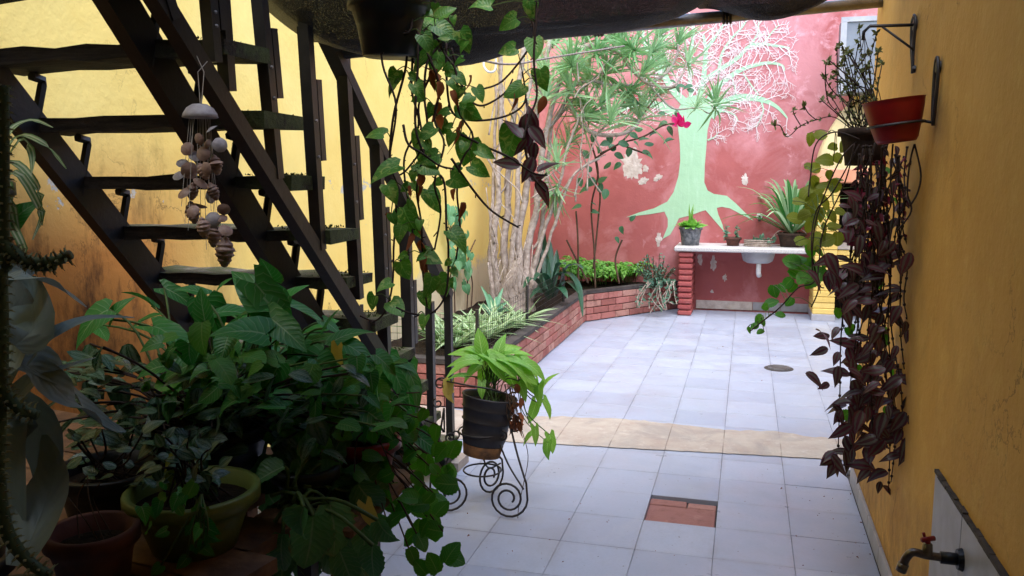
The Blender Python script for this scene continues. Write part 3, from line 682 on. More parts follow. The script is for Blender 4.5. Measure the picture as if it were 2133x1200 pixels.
# ================================================================== counter with sink
CT = thing('sink_counter', 'pale terrazzo counter with a sink on a red brick pillar', 'counter', (0, 10.1, 0))
m = MB(); m.bbox((-.79, 9.73, .745), (.72, YB - .002, .80), .012); part(m, 'worktop', MT['terrazzo'], CT)
for X0, X1 in ((-.74, -.58),):
    for r in range(11):
        z = .002 + r * .0675; m = MB(); m.bbox((X0 + uni(-.004, .004), 9.76 + uni(-.005, .005), z), (X1 + uni(-.004, .004), YB - .002, z + .056), .014); part(m, 'brick', MT['brick_red'], CT)
m = MB(); m.box((-.728, 9.79, 0), (-.594, YB - .003, .743)); part(m, 'pillar_core', MT['brick_red'], CT)
sk = MB(); sk.lathe([(.001, .60), (.12, .605), (.165, .63), (.185, .70), (.19, .743)], 24, (.14, 10.04, 0), None, 1.0, .8); so = part(sk, 'sink_bowl', MT['enamel'], CT, True)
m = MB(); m.tube([(.15, 9.97, .62), (.15, 9.97, .50), (.16, 10.0, .46)], .028, 10); part(m, 'waste_pipe', MT['white'], so, True)
wt = thing('wall_tap', 'small tap on the red wall above the sink', 'tap', at(1582, 455, Y=YB))
c = at(1582, 452, Y=YB - .03); m = MB(); m.tube([c + V((0, .03, 0)), c + V((0, -.05, 0)), c + V((0, -.08, -.02)), c + V((0, -.085, -.05))], .014, 8); part(m, 'spout', MT['brass'], wt, True)
m = MB(); m.lathe([(.0, .01), (.03, .01), (.034, .02), (.03, .03), (0, .032)], 10, c + V((0, -.03, .012))); part(m, 'handle', MT['white'], wt)
m = MB(); m.lathe([(.0, .0), (.036, .0), (.03, -.012), (0, -.012)], 12, c + V((0, .028, 0)), M.Rotation(R(-90), 3, 'X')); part(m, 'flange', MT['white'], wt)

# ================================================================== barbecue
BQ = thing('barbecue', 'yellow brick barbecue with a curved hood in the far corner', 'barbecue', (1.2, 10.1, 0))
GX0, GX1, GY = .74, 1.9, 9.80
for X0, X1 in ((GX0, GX0 + .23), (GX1 - .23, GX1)):
    for r in range(22):
        z = .075 + r * .0655; m = MB(); m.bbox((X0 + uni(-.003, .003), GY + uni(-.004, .004), z), (X1 + uni(-.003, .003), YB - .002, z + .06), .006); part(m, 'brick', MT['brick_y'], BQ)
    m = MB(); m.box((X0 + .008, GY + .01, .0), (X1 - .008, YB - .003, 1.51)); part(m, 'mortar_core', MT['mortar_y'], BQ)
    m = MB(); m.bbox((X0 - .008, GY - .012, 0), (X1 + .008, YB - .002, .075), .003); part(m, 'plinth', MT['skirt'], BQ)
m = MB(); m.box((GX0 + .23, YB - .06, 0), (GX1 - .23, YB - .004, 1.52)); part(m, 'firebox_back', MT['soot'], BQ)
m = MB(); m.box((GX0 + .23, GY + .02, .80), (GX1 - .23, YB - .06, .86)); part(m, 'hearth_slab', MT['cement'], BQ)
for r in range(3):
    for i in range(3):
        m = MB(); x0 = GX0 + .235 + i * .235; m.bbox((x0, GY + .03, .60 + r * .0655), (x0 + .225, GY + .15, .66 + r * .0655), .006); part(m, 'brick', MT['brick_y'], BQ)
m = MB(); m.bbox((GX0 - .03, GY - .06, 1.52), (GX1 + .03, YB - .002, 1.68), .015); part(m, 'lintel', MT['pink'], BQ)
m = MB(); vs = []; fs = []; n = 12
for i in range(n + 1):
    t = i / n; k = 1 - .62 * (math.sin(t * math.pi / 2) ** 1.0 if t > 0 else 0); k = 1 - .62 * (1 - math.cos(t * math.pi / 2)) - .0 * t
    cx = (GX0 + GX1) / 2; hw = (GX1 - GX0) / 2 * (1 - .58 * t ** 1.8); yf = GY - .04 + .34 * t ** 1.5; z = 1.68 + .75 * t
    vs += [V((cx - hw, YB - .003, z)), V((cx - hw, yf, z)), V((cx + hw, yf, z)), V((cx + hw, YB - .003, z))]
for i in range(n):
    for j in range(3): a = 4 * i + j; fs.append((a, a + 1, a + 5, a + 4))
fs.append((4 * n, 4 * n + 1, 4 * n + 2, 4 * n + 3)); m.add(vs, fs); hd = part(m, 'hood', MT['cream'], BQ, True)
m = MB(); m.box((1.09, 10.1, 2.43), (1.55, YB - .004, 3.1)); part(m, 'chimney', MT['yellow'], hd)
for i in range(5): m = MB(); m.tube([(1.0 + i * .08, 10.1, .9), (1.0 + i * .08, 10.1, 1.35 + uni(-.1, .1))], .008, 5); part(m, 'grill_rod', MT['iron'], BQ)
CB = thing('metal_cabinet', 'grey sheet metal cabinet fixed high above the barbecue', 'cabinet', (1.2, 9.9, 2.45))
m = MB(); m.bbox((.90, 9.72, 2.47), (1.62, 10.09, 3.24), .01); part(m, 'body', MT['cabinet'], CB)
m = MB()
for a, b in (((.885, 9.705, 3.2), (1.64, 9.719, 3.25)), ((.885, 9.705, 2.46), (.945, 9.719, 3.199))): m.box(a, b)
part(m, 'trim', MT['enamel'], CB)

# ================================================================== pots (helpers)
def pot(parent, c, r0, r1, h, mat, rim=.012, soil=True, tilt=None, name='pot', n=28, sx=1, sy=1):
    """lathe pot: r0 base radius, r1 rim radius, c centre of base"""
    mt = tilt or M.Identity(3); m = MB(); th = .006
    m.lathe([(.001, 0), (r0, 0), (r0 + (r1 - r0) * .5, h * .5), (r1, h - .03), (r1 + rim, h - .028), (r1 + rim, h - .004), (r1 + rim * .6, h), (r1 - th, h - .002), (r1 - th - .003, h - .04), (r0 * .9, h * .3)], n, c, mt, sx, sy)
    o = part(m, name, mat, parent, True)
    if soil: m = MB(); m.lathe([(.001, h - .03), (r1 * .6, h - .028), (r1 - th - .001, h - .036)], n, c, mt, sx, sy); part(m, 'soil', MT['soil'], parent)
    return o
def petioles(parent, segs, mat, r=.0025, name='stems'):
    m = MB()
    for pts in segs: m.tube(smooth_path(pts, 4), [r * 1.25] + [r] * (len(smooth_path(pts, 4)) - 1), 4, False)
    return part(m, name, mat, parent, True)
def nodes_along(path, step, start=0.0):
    acc = start; out = []
    for i in range(len(path) - 1):
        a, b = path[i], path[i + 1]; L = (b - a).length
        while acc < L: out.append((a.lerp(b, acc / max(L, 1e-6)), (b - a).normalized())); acc += step
        acc -= L
    return out

# ================================================================== far plants
# ---- multi-stemmed dracaena
DR = thing('dracaena_tree', 'tall many-stemmed dracaena tree with spiky heads in the planter', 'tree', at(1065, 640, Z=.3))
b = WL[DR]; D0 = (b - EYE).dot(FW)
TR = [([(1040, 645), (1030, 540), (1036, 400), (1044, 250), (1040, 90)], .075), ([(1060, 645), (1052, 540), (1056, 420), (1068, 260), (1090, 100), (1085, 20)], .075), ([(1075, 645), (1080, 520), (1094, 400), (1110, 280), (1130, 160), (1150, 60)], .08),
      ([(1088, 640), (1098, 540), (1116, 430), (1130, 320), (1150, 220), (1185, 120)], .075), ([(1100, 640), (1112, 560), (1130, 470), (1140, 360), (1152, 260), (1200, 170)], .06), ([(1050, 640), (1070, 500), (1082, 340), (1098, 220), (1120, 90)], .06),
      ([(1105, 630), (1140, 520), (1172, 420), (1200, 360), (1250, 330)], .035), ([(1098, 630), (1128, 500), (1160, 400), (1186, 300), (1210, 240)], .04), ([(1030, 645), (1020, 560), (1024, 440), (1028, 300), (1034, 180)], .05), ([(1112, 520), (1150, 440), (1176, 390), (1216, 345), (1262, 322)], .022)]
ends = []
for pts, r in TR:
    n = len(pts); dd = uni(-.25, .35); pth = smooth_path([at(x, y, d=D0 + dd * (i / n) + uni(-.05, .05)) for i, (x, y) in enumerate(pts)], 6); k = len(pth)
    pth = [p + V((noise.noise((j * .4, r * 70, 1)), noise.noise((j * .4, r * 70, 5)), 0)) * .022 + rv(.004) for j, p in enumerate(pth)]
    m = MB(); m.tube(pth, [r * (.54 - .28 * i / k) * (1 + .22 * noise.noise((i * .9, r * 900, 0))) for i in range(k)], 9); part(m, 'trunk', MT['bark'], DR, True)
m = MB(); m.lathe([(.22, -.06), (.19, .05), (.15, .2), (.12, .35), (.05, .48)], 14, at(1072, 640, Z=.3), None, 1, .8)
m.v = [tuple(V(v) + V((noise.noise(V(v) * 9), noise.noise(V(v) * 9 + V((5, 0, 0))), 0)) * .06) for v in m.v]; part(m, 'trunk_base', MT['bark'], DR, True)
BRN = [([(1185, 215), (1205, 250), (1225, 272), (1260, 282), (1300, 278), (1325, 262), (1332, 250)], .028, D0 + .1), ([(1170, 110), (1240, 95), (1290, 110), (1312, 140), (1340, 168), (1352, 176)], .03, D0), ([(1352, 176), (1390, 150), (1410, 115), (1412, 92)], .018, D0), ([(1352, 176), (1400, 180), (1424, 150), (1430, 128)], .014, D0),
       ([(1160, 200), (1220, 170), (1280, 178), (1330, 176)], .02, D0 + .2), ([(1352, 176), (1400, 225), (1450, 225), (1478, 236), (1490, 218)], .011, D0 + .3), ([(1150, 260), (1200, 200), (1240, 160), (1262, 150)], .018, D0 + .3), ([(1120, 420), (1140, 400), (1158, 392)], .014, D0 - .2), ([(1150, 150), (1190, 110), (1215, 90)], .018, D0 + .2), ([(1240, 282), (1262, 262), (1272, 250)], .013, D0 + .1)]
for pts, r, d in BRN:
    pth = smooth_path([at(x, y, d=d + uni(-.06, .06)) for x, y in pts], 6); k = len(pth); m = MB(); m.tube(pth, [r * (1 - .5 * i / k) for i in range(k)], 7); part(m, 'branch', MT['bark'], DR, True)
HEADS = [(1412, 92, 62, 80), (1432, 128, 50, 80), (1332, 246, 72, 85), (1340, 150, 62, 50), (1262, 150, 74, 60), (1230, 160, 70, 120), (1215, 90, 70, 70), (1272, 250, 62, 80), (1158, 392, 66, 250), (1450, 220, 40, 80), (1490, 216, 52, 85), (1300, 110, 62, 50), (1190, 130, 70, 100), (1190, 190, 66, 110), (1210, 245, 64, 30), (1250, 215, 62, 60), (1150, 90, 60, 100),
         (1360, 105, 60, 50), (1310, 190, 56, 40), (1390, 130, 54, 120), (1240, 110, 66, 60), (1180, 300, 56, 60), (1360, 190, 40, 20), (1160, 340, 52, 100), (1285, 75, 56, 80), (1370, 75, 52, 60), (1225, 215, 60, 160)]
HEADS += [(uni(1130, 1330), uni(75, 250), uni(50, 68), uni(20, 160)) for q in range(7)]
m = MB()
for q in range(34):
    x, y = uni(1020, 1250), uni(150, 430); a = uni(50, 130); L = uni(60, 170); d = D0 + uni(-.3, .4)
    m.tube(smooth_path([at(x + math.cos(R(a)) * L * t + uni(-9, 9), y - math.sin(R(a)) * L * t, d=d) for t in (0, .25, .5, .75, 1)], 4), [.010 - .0004 * j for j in range(17)], 5)
for q in range(20):
    x, y = uni(1025, 1110), uni(480, 640); m.tube(smooth_path([at(x, y, d=D0 - .22), at(x + uni(-14, 14), y - 40, d=D0 - .27), at(x + uni(-26, 26), y - uni(60, 110), d=D0 - .25)], 4), .006, 4)
tag(part(m, 'twigs', MT['bark'], DR, True), kind='stuff')
for (x, y, L, a) in HEADS:
    d = D0 + uni(-.3, .5); c = at(x, y, d=d); ax = RT * math.cos(R(a)) + UP * math.sin(R(a)) + FW * uni(-.4, .3); ax.normalize(); m = MB()
    for q in range(34):
        t = q / 34; th_ = uni(.1, 1.75) if q > 8 else uni(0, .4); ph = q * 2.4; o1 = ax.orthogonal().normalized(); o2 = ax.cross(o1)
        dr_ = V((0, 0, -.25)) * rnd() + ax * math.cos(th_) + (o1 * math.cos(ph) + o2 * math.sin(ph)) * math.sin(th_); s = L * d / F * uni(.8, 1.4)
        m.merge(random.choice(LF['drac']), frame(c - ax * .06 * rnd(), dr_, ax + rv(.2), s))
    part(m, 'leaf_head', MT['drac'], DR)
# ---- rose bush
RB = thing('rose_bush', 'lanky rose bush with one pink rose in front of the mural', 'rose bush', at(1250, 590, d=D0 + 1.2))
dR = D0 + .9; m = MB()
for pts in ([(1240, 600), (1238, 520), (1232, 430), (1246, 360), (1232, 300)], [(1236, 560), (1246, 460), (1250, 400), (1240, 330)], [(1290, 590), (1282, 540), (1296, 500)], [(1205, 600), (1204, 500), (1200, 440)], [(1240, 330), (1290, 300), (1340, 285), (1380, 262), (1405, 258)], [(1250, 320), (1300, 290), (1370, 200), (1420, 178)], [(1180, 500), (1210, 560), (1225, 590)], [(1290, 300), (1330, 315), (1350, 322)]):
    m.tube(smooth_path([at(x, y, d=dR + uni(-.1, .1)) for x, y in pts], 5), .011, 5)
part(m, 'stem', MT['stem_br'], RB, True)
for (x, y, s) in [(1340, 288, 20), (1330, 300, 20), (1300, 300, 22), (1352, 300, 18), (1350, 318, 22), (1290, 325, 20), (1310, 318, 18), (1392, 292, 22), (1398, 272, 20), (1380, 255, 18), (1420, 178, 20), (1405, 172, 18), (1432, 180, 20), (1414, 186, 16), (1438, 188, 14), (1260, 300, 20), (1245, 310, 18), (1235, 285, 20), (1270, 290, 18), (1265, 345, 18), (1255, 372, 22), (1230, 380, 22), (1215, 395, 20), (1262, 405, 22), (1240, 425, 18), (1225, 350, 18), (1285, 345, 18), (1250, 390, 18), (1318, 455, 14), (1295, 480, 16), (1286, 500, 14), (1200, 430, 20), (1210, 380, 18), (1378, 235, 14), (1410, 238, 14), (1330, 270, 16), (1360, 278, 16), (1220, 320, 20), (1275, 305, 20), (1320, 282, 18), (1240, 440, 18)]:
    px_leaf('rose', RB, x, y, dR + uni(-.2, .1), s * 1.15, uni(0, 360), .6)
fl = at(1417, 257, d=dR); fo = MB()
for q in range(16):
    a = q * 2.4; th_ = .15 + q * .075; ax = (V((0, 0, .6)) - FW * .9).normalized(); o1 = ax.orthogonal().normalized(); o2 = ax.cross(o1); rad = o1 * math.cos(a) + o2 * math.sin(a)
    fo.merge(random.choice(LF['petal']), frame(fl - ax * .03 + rad * .006 * q * .5, ax * math.cos(th_) + rad * math.sin(th_), -rad + rv(.2), .075 + .002 * q))
tag(part(fo, 'rose_flower', MT['petal'], RB, True), 'single bright pink rose bloom')
# ---- planter underplanting
def frond_clump(name, label, cat, pix, mat, key, n, h, group=None):
    c = at(*pix, Z=.3); t = thing(name, label, cat, c, group); segs = MB(); lv = MB()
    for i in range(n):
        a = uni(0, 6.283); rad = V((math.cos(a), math.sin(a), 0)); L = h * uni(.6, 1.15); p0 = c + rad * uni(0, h * .5); pth = smooth_path([p0, p0 + rad * L * .25 + V((0, 0, L * .7)), p0 + rad * L * .75 + V((0, 0, L * .85)), p0 + rad * L * 1.05 + V((0, 0, L * .6))], 4)
        segs.tube(pth, .003, 3, False)
        for k, (q, dq) in enumerate(nodes_along(pth, .03, L * .4)):
            for s in (-1, 1): side = dq.cross(V((0, 0, 1))).normalized() * s; lv.merge(random.choice(LF[key]), frame(q, side + dq * .5 + rv(.3), V((0, 0, 1)) + rv(.4), uni(.04, .075)))
    part(segs, 'stems', MT['stem_gr'], t); tag(part(lv, 'fronds', mat, t), kind='stuff'); return t
frond_clump('fern', 'bright green fern clump left of the others behind the coping', 'fern', (1195, 592), MT['fern'], 'fernl', 40, .32, 'ferns in the planter')
frond_clump('fern', 'bright green fern clump below the rose stems in the bed', 'fern', (1250, 592), MT['fern'], 'fernl', 36, .28, 'ferns in the planter')
frond_clump('fern', 'bright green fern clump nearest the blue-green shrub', 'fern', (1302, 588), MT['fern'], 'fernl', 36, .30, 'ferns in the planter')
def shrub(name, label, cat, c, r, h, key, mat, n, ls, down=0):
    t = thing(name, label, cat, c); sg = MB(); lv = MB()
    for i in range(n):
        a = uni(0, 6.283); rad = V((math.cos(a), math.sin(a), 0)) * r * math.sqrt(rnd()); top = c + rad + V((0, 0, h * uni(.4, 1.1) * (1 - .4 * rad.length / r))); 
        pth = smooth_path([c + rad * .3, c + rad * .7 + V((0, 0, h * .4)), top], 4); sg.tube(pth, .004, 3, False)
        for q, dq in nodes_along(pth, .022, .03): lv.merge(random.choice(LF[key]), frame(q, rv() + dq * .6, rv() + V((0, 0, 1)), ls * uni(.6, 1.3)))
    part(sg, 'stems', MT['stem_br'], t); tag(part(lv, 'foliage', mat, t), kind='stuff'); return t
shrub('blue_green_shrub', 'blue-green small-leaved shrub spilling over the planter beside the pillar', 'shrub', at(1365, 600, Z=.3), .26, .42, 'rosm', MT['rosemary'], 60, .035)
sp = thing('trailing_succulent', 'straggly grey-green stems trailing down the planter bricks', 'plant', at(1372, 600, Z=.3)); sg = MB(); lv = MB()
for i in range(12):
    x = uni(1340, 1402); z0 = at(x, 598, Z=.33); pth = smooth_path([z0 + V((0, .1, .06)), z0 + V((.02, -.06, .06)), z0 + V((uni(-.1, .1), -.14, -.1)), z0 + V((uni(-.12, .12), -.17, uni(-.28, -.16)))], 5); sg.tube(pth, .006, 4)
    for q, dq in nodes_along(pth, .03): lv.merge(random.choice(LF['rosm']), frame(q, rv(), rv(), uni(.03, .055)))
part(sg, 'stems', MT['bark'], sp); tag(part(lv, 'leaves', MT['rosemary'], sp), kind='stuff')
# sansevieria and broad dark leaves behind the fence
SV = thing('snake_plant', 'upright dark green snake plant beside the pale trunks', 'plant', at(1140, 590, Z=.3))
for (x, y0, x1, y1, wd) in ((1128, 610, 1134, 480, .05), (1140, 605, 1130, 510, .045), (1120, 610, 1112, 530, .045), (1150, 600, 1160, 520, .04), (1136, 612, 1146, 500, .045), (1112, 615, 1100, 560, .04)):
    a = at(x, y0, d=D0 + .2); b_ = at(x1, y1, d=D0 + .3); m = MB(); strap(m, [a, a.lerp(b_, .5) + rv(.02), b_], [wd * .7, wd, wd * .9, .004], .35, -FW + rv(.4)); part(m, 'leaf', MT['strap_d'], SV, True)
AS = thing('broad_leaf_plant', 'dark glossy broad-leaved plant arching over the planter coping', 'plant', at(1150, 620, Z=.3))
for (pts, wd) in (([(1150, 620), (1160, 575), (1185, 572), (1205, 600), (1214, 660)], .055), ([(1140, 625), (1120, 590), (1105, 580), (1090, 600)], .06), ([(1150, 620), (1140, 585), (1125, 570), (1112, 585)], .06), ([(1155, 620), (1175, 590), (1190, 592), (1206, 612)], .05), ([(1160, 615), (1180, 560), (1200, 552), (1215, 560)], .05), ([(1150, 620), (1162, 600), (1172, 604), (1182, 622)], .05), ([(1145, 625), (1135, 605), (1120, 604), (1104, 622)], .05), ([(1140, 620), (1160, 560), (1170, 548), (1178, 552)], .045)):
    m = MB(); strap(m, [at(x, y, d=D0 - .1 - .25 * i / len(pts)) for i, (x, y) in enumerate(pts)], [wd * .25, wd * .9, wd, wd * .7, .004], .25); part(m, 'leaf', MT['strap_d'], AS, True)
AL = thing('aloe', 'pale green aloe rosette behind the wire mesh', 'aloe', at(1030, 660, Z=.3)); c = at(1030, 658, d=D0 - .5)
for i, (dx, dy) in enumerate(((-28, -62), (18, -58), (30, -30), (-34, -24), (4, -40), (-12, -46), (40, -12))):
    e_ = at(1030 + dx, 658 + dy, d=D0 - .5 + uni(-.15, .15)); m = MB(); strap(m, [c, c.lerp(e_, .5) + V((0, 0, .03)), e_], [.03, .026, .014, .002], .6, -FW); part(m, 'leaf', MT['aloe'], AL, True)
sppos = [(915, 716), (948, 724), (985, 712), (1015, 705), (1045, 690), (1000, 690), (1078, 680), (960, 700)]
splab = ['seen between the last two railing posts', 'lowest, beside the end post of the railing', 'behind the top of the stand plant', 'beside the wire fence corner post', 'right of the fence corner post', 'below the aloe', 'nearest the tree trunk', 'against the damp yellow wall']
for (x, y), lab in zip(sppos, splab):
    c = at(x, y, Z=.30); t = thing('spider_plant', 'white-striped spider plant in the planter ' + lab, 'plant', c, 'spider plants in the planter')
    for i in range(34):
        a = uni(0, 6.28); rad = V((math.cos(a), math.sin(a), 0)); s = uni(.16, .36); put_leaf('spider', t, c + rad * .02, rad + V((0, 0, uni(.6, 2.2))), V((0, 0, 1)) - rad, s)
# ivy on the left wall
IV = thing('ivy', 'thin ivy climbing the damp part of the yellow wall', 'ivy', at(972, 640, X=XL + .05)); m = MB()
for pts in ([(972, 660), (974, 590), (962, 520), (958, 440)], [(980, 660), (984, 590), (975, 540), (990, 500)], [(948, 660), (945, 560), (940, 480), (934, 430)]): m.tube(smooth_path([at(x, y, X=XL + .03) for x, y in pts], 5), .007, 5)
part(m, 'stem', MT['stem_br'], IV)
for i in range(56):
    t = rnd(); x = 950 + uni(-24, 40) * (.5 + t * .5); y = 425 + 170 * t; p = at(x, y, X=XL + uni(.03, .14)); put_leaf('ivy', IV, p, V((.3, uni(-.8, .8), -1)), V((1, -.6, .4)) + rv(.7), uni(.05, .11))

# ---- things on the counter
def dpl(px, py): return at(px, py, Y=10.0)
GP = thing('potted_plant', 'green plant in a grey marbled pot on the counter end', 'potted plant', (dpl(1438, 499).x, 10.0, .8)); c = WL[GP].copy(); pot(GP, c, .10, .125, .21, MT['greypot'])
m = MB()
for i in range(110):
    a = uni(0, 6.28); rad = V((math.cos(a), math.sin(a), 0)); m.merge(random.choice(LF['fernl']), frame(c + V((0, 0, .2)) + rad * uni(0, .1), rad * uni(.2, 1.2) + V((0, 0, uni(.3, 1.4))), V((0, 0, 1)) + rv(.3), uni(.06, .13)))
for i in range(8): m.merge(LF['drac'][1], frame(c + V((0, 0, .2)), V((uni(-.3, .3), 0, 1)), rv(), uni(.15, .3)))
tag(part(m, 'leaves', MT['fern'], GP), kind='stuff')
TP = thing('potted_plant', 'small terracotta bowl with two succulents on the counter', 'potted plant', (dpl(1527, 498).x, 10.02, .8)); c = WL[TP].copy(); pot(TP, c, .065, .085, .10, MT['terra'])
m = MB()
for ox in (-.08, .04):
    for i in range(34): z = uni(0, .13); m.merge(random.choice(LF['rosm']), frame(c + V((ox, 0, .09 + z)), rv() + V((0, 0, .4)), rv(), uni(.03, .05)))
tag(part(m, 'leaves', MT['rosemary'], TP), kind='stuff')
TY = thing('plant_tray', 'low woven tray of small cuttings behind the sink', 'tray', (dpl(1578, 499).x, 10.0, .8)); c = WL[TY].copy(); m = MB()
for k in range(4): m.lathe([(.14, .0 + k * .02), (.155, .008 + k * .02), (.15, .018 + k * .02)], 20, c, None, 1, .6)
part(m, 'basket', MT['bark'], TY); m = MB(); m.lathe([(.001, .07), (.14, .065)], 16, c, None, 1, .6); part(m, 'soil', MT['soil'], TY); m = MB()
for i in range(70): m.merge(random.choice(LF['rosm']), frame(c + V((uni(-.05, .2), uni(-.06, .06), uni(.05, .1))), rv(), rv(), uni(.03, .06)))
tag(part(m, 'leaves', MT['rosemary'], TY), kind='stuff')
LP = thing('strappy_plant', 'large strappy green plant at the right end of the counter', 'potted plant', (.50, 10.05, .8)); c = V((.50, 10.05, .95)); pot(LP, (.50, 10.05, .8), .12, .15, .16, MT['browncoir'])
for i in range(86):
    a = uni(0, 6.28); rad = V((math.cos(a), math.sin(a) * .5 - .1, 0)); L = uni(.45, .88); el = uni(.2, 1.6); e_ = c + (rad * 1.0 + V((-.15, 0, el))).normalized() * L; m = MB()
    if i < 64: strap(m, [c + rad * .03, c.lerp(e_, .6) + V((0, 0, .08)), e_ + V((0, 0, -.08))], [.016, .024, .016, .001], .4); part(m, 'leaf', MT['drac'] if i % 3 else MT['syng'], LP, True)
    else: e_ = c + rad * uni(.15, .35) + V((0, 0, uni(-.15, .12))); strap(m, [c + rad * .03, c.lerp(e_, .6) + V((0, 0, .05)), e_], [.008, .012, .008, .001], .4); part(m, 'leaf', MT['bark'], LP, True)

# ================================================================== plant stand with the bucket
PS = thing('plant_stand', 'black wrought iron plant stand with scrolled legs on the tiles', 'plant stand', (-1.17, 3.7, 0))
dS = (at(1020, 1000, Y=3.7) - EYE).dot(FW)
def spiral(c, u, v, r0, turns, n=30, a0=0, dirn=1):
    return [c + (u * math.cos(a0 + dirn * 2 * math.pi * turns * i / n) + v * math.sin(a0 + dirn * 2 * math.pi * turns * i / n)) * (r0 * (1 - .72 * i / n)) for i in range(n + 1)]
Z3 = V((0, 0, 1))
def leg(foot_px, top_px, d0, d1, side):
    f = at(*foot_px, d=d0); t = at(*top_px, d=d1); u = V((f.x - t.x, f.y - t.y, 0)).normalized() if side == 0 else side.normalized(); r = .095
    c = V((f.x, f.y, r + .006)); m = MB(); pth = [t, t.lerp(c, .45) + u * .0, c + u * r]
    pth = smooth_path([t, t.lerp(c + u * r, .5), c + u * r + Z3 * .06], 6)[:-1] + spiral(c, u, -Z3, r, 2.1, 40); m.tube(pth, .0055, 6); part(m, 'leg', MT['iron'], PS, True)
    s2 = t + u * .03; m = MB(); m.tube(spiral(t - Z3 * .12 + u * .045, u, Z3, .04, 1.6, 24, math.pi, -1), .0045, 5); m.tube([t, t - Z3 * .12], .0045, 5); part(m, 'scroll', MT['iron'], PS, True)
    m = MB(); mid = t.lerp(c, .4); m.tube(smooth_path([mid - u * .05 + Z3 * .02, mid + u * .01 - Z3 * .12, c + u * r * .8 + Z3 * .05], 6), .0045, 5); m.tube(spiral(mid - u * .02 + Z3 * .02, u, Z3, .03, 1.5, 20, math.pi), .0045, 5); part(m, 'brace', MT['iron'], PS, True)
leg((1058, 1082), (1052, 835), dS - .12, dS - .05, RT * .9 - FW * .3); leg((938, 1068), (925, 850), dS - .05, dS, -RT * .9 - FW * .2); leg((1022, 1020), (1005, 880), dS + .18, dS + .1, FW * .7 + RT * .6)
m = MB(); cc = at(1005, 905, d=dS)
m.tube([cc + V((math.cos(a * .2618) * .115, math.sin(a * .2618) * .115, .02)) for a in range(25)], .005, 5); part(m, 'ring', MT['iron'], PS, True); m = MB(); m.tube([V((at(1005, 1016, d=dS).x + math.cos(a * .2618) * .09, at(1005, 1016, d=dS).y + math.sin(a * .2618) * .09, .19)) for a in range(25)], .0045, 5); part(m, 'ring', MT['iron'], PS, True)
m = MB()
for (x, y, r_, st) in ((918, 800, .035, 0), (912, 840, .026, 2), (1068, 830, .03, 1), (905, 905, .035, 1), (948, 905, .03, 3)): m.tube(spiral(at(x, y, d=dS - .02), RT, UP, r_, 1.1, 20, st), .0042, 5)
m.tube(smooth_path([at(912, 790, d=dS), at(960, 800, d=dS - .13), at(1040, 815, d=dS - .13), at(1070, 835, d=dS)], 8), .0042, 5); part(m, 'scroll_band', MT['iron'], PS, True)
BK = thing('bucket_plant', 'bright green arrow-leaved plant in a rusty dark bucket on the stand', 'potted plant', at(1003, 945, d=dS)); c = WL[BK].copy()
axb = (at(1022, 812, d=dS - .02) - at(1003, 940, d=dS)).normalized(); tl = V((0, 0, 1)).rotation_difference(axb).to_matrix(); m = MB()
m.lathe([(.001, 0), (.088, 0), (.094, .05), (.098, .055), (.112, .10), (.108, .105), (.112, .16), (.120, .165), (.115, .17), (.122, .22), (.128, .225), (.124, .23), (.132, .275), (.136, .28), (.132, .287), (.124, .28), (.118, .22)], 30, c, tl); part(m, 'bucket', MT['rustpot'], BK, True)
m = MB(); m.lathe([(.0885, -.004), (.0955, .05), (.0985, .052), (.088, -.004)], 30, c, tl); part(m, 'rusty_base', MT['rust'], BK, True)
m = MB(); m.lathe([(.001, .262), (.119, .255)], 24, c, tl); part(m, 'soil', MT['soil'], BK)
top = c + tl @ V((0, 0, .265)); segs = []
for (x, y, s, a, aw) in [(985, 725, 62, 150, -.3), (1000, 712, 58, 100, 0), (1020, 742, 70, 60, -.5), (1055, 728, 60, 30, 0), (1080, 735, 62, 10, -.3), (1045, 755, 70, 340, -.7), (1100, 750, 60, 340, -.3), (960, 755, 62, 180, -.3), (985, 765, 66, 200, -.6), (1010, 770, 60, 250, -.7), (1060, 780, 64, 300, -.6), (1090, 775, 66, 330, -.5), (1118, 765, 56, 340, -.2), (948, 782, 40, 170, 0), (1002, 812, 34, 265, -.6), (1030, 785, 50, 200, -.7), (1105, 800, 56, 300, -.4), (1135, 792, 44, 80, -.4), (1120, 820, 44, 260, -.3), (1110, 858, 44, 250, -.3), (1142, 852, 44, 300, -.3), (1040, 720, 50, 80, 0), (972, 742, 52, 160, -.3), (1075, 755, 60, 345, -.6), (1088, 812, 40, 290, -.4), (1118, 910, 40, 280, -.2), (1098, 905, 30, 200, -.2), (1150, 925, 40, 285, -.2), (1138, 940, 36, 260, -.2), (1010, 735, 60, 120, -.2), (1065, 742, 64, 20, -.5), (1035, 765, 56, 310, -.6)]:
    p = px_leaf('syng_l', BK, x, y, dS + uni(-.12, .06), s, a, .45, aw)
    if y < 815: segs.append([top + rv(.05) * .8, top.lerp(p, .5) + V((0, 0, .05)), p])
    else: segs.append([at(1085, 790, d=dS) + rv(.02), at(1090 + uni(-5, 20), (790 + y) / 2, d=dS), p])
petioles(BK, segs, MT['stem_gr'], .0028)
for (x, y, s, a) in ((938, 820, 46, 265), (932, 800, 30, 110)): px_leaf('yleaf', BK, x, y, dS - .05, s, a, .7)
for i in range(16): px_leaf('dry', BK, uni(1066, 1086), uni(810, 895), dS - .1, uni(18, 30), uni(230, 310), .5, name='dry_leaf')
m = MB()
for i in range(9): m.tube(smooth_path([at(1050 + i * 3, 800, d=dS - .1), at(uni(1055, 1085), 850, d=dS - .12), at(uni(1060, 1090), uni(870, 900), d=dS - .1)], 4), .002, 4)
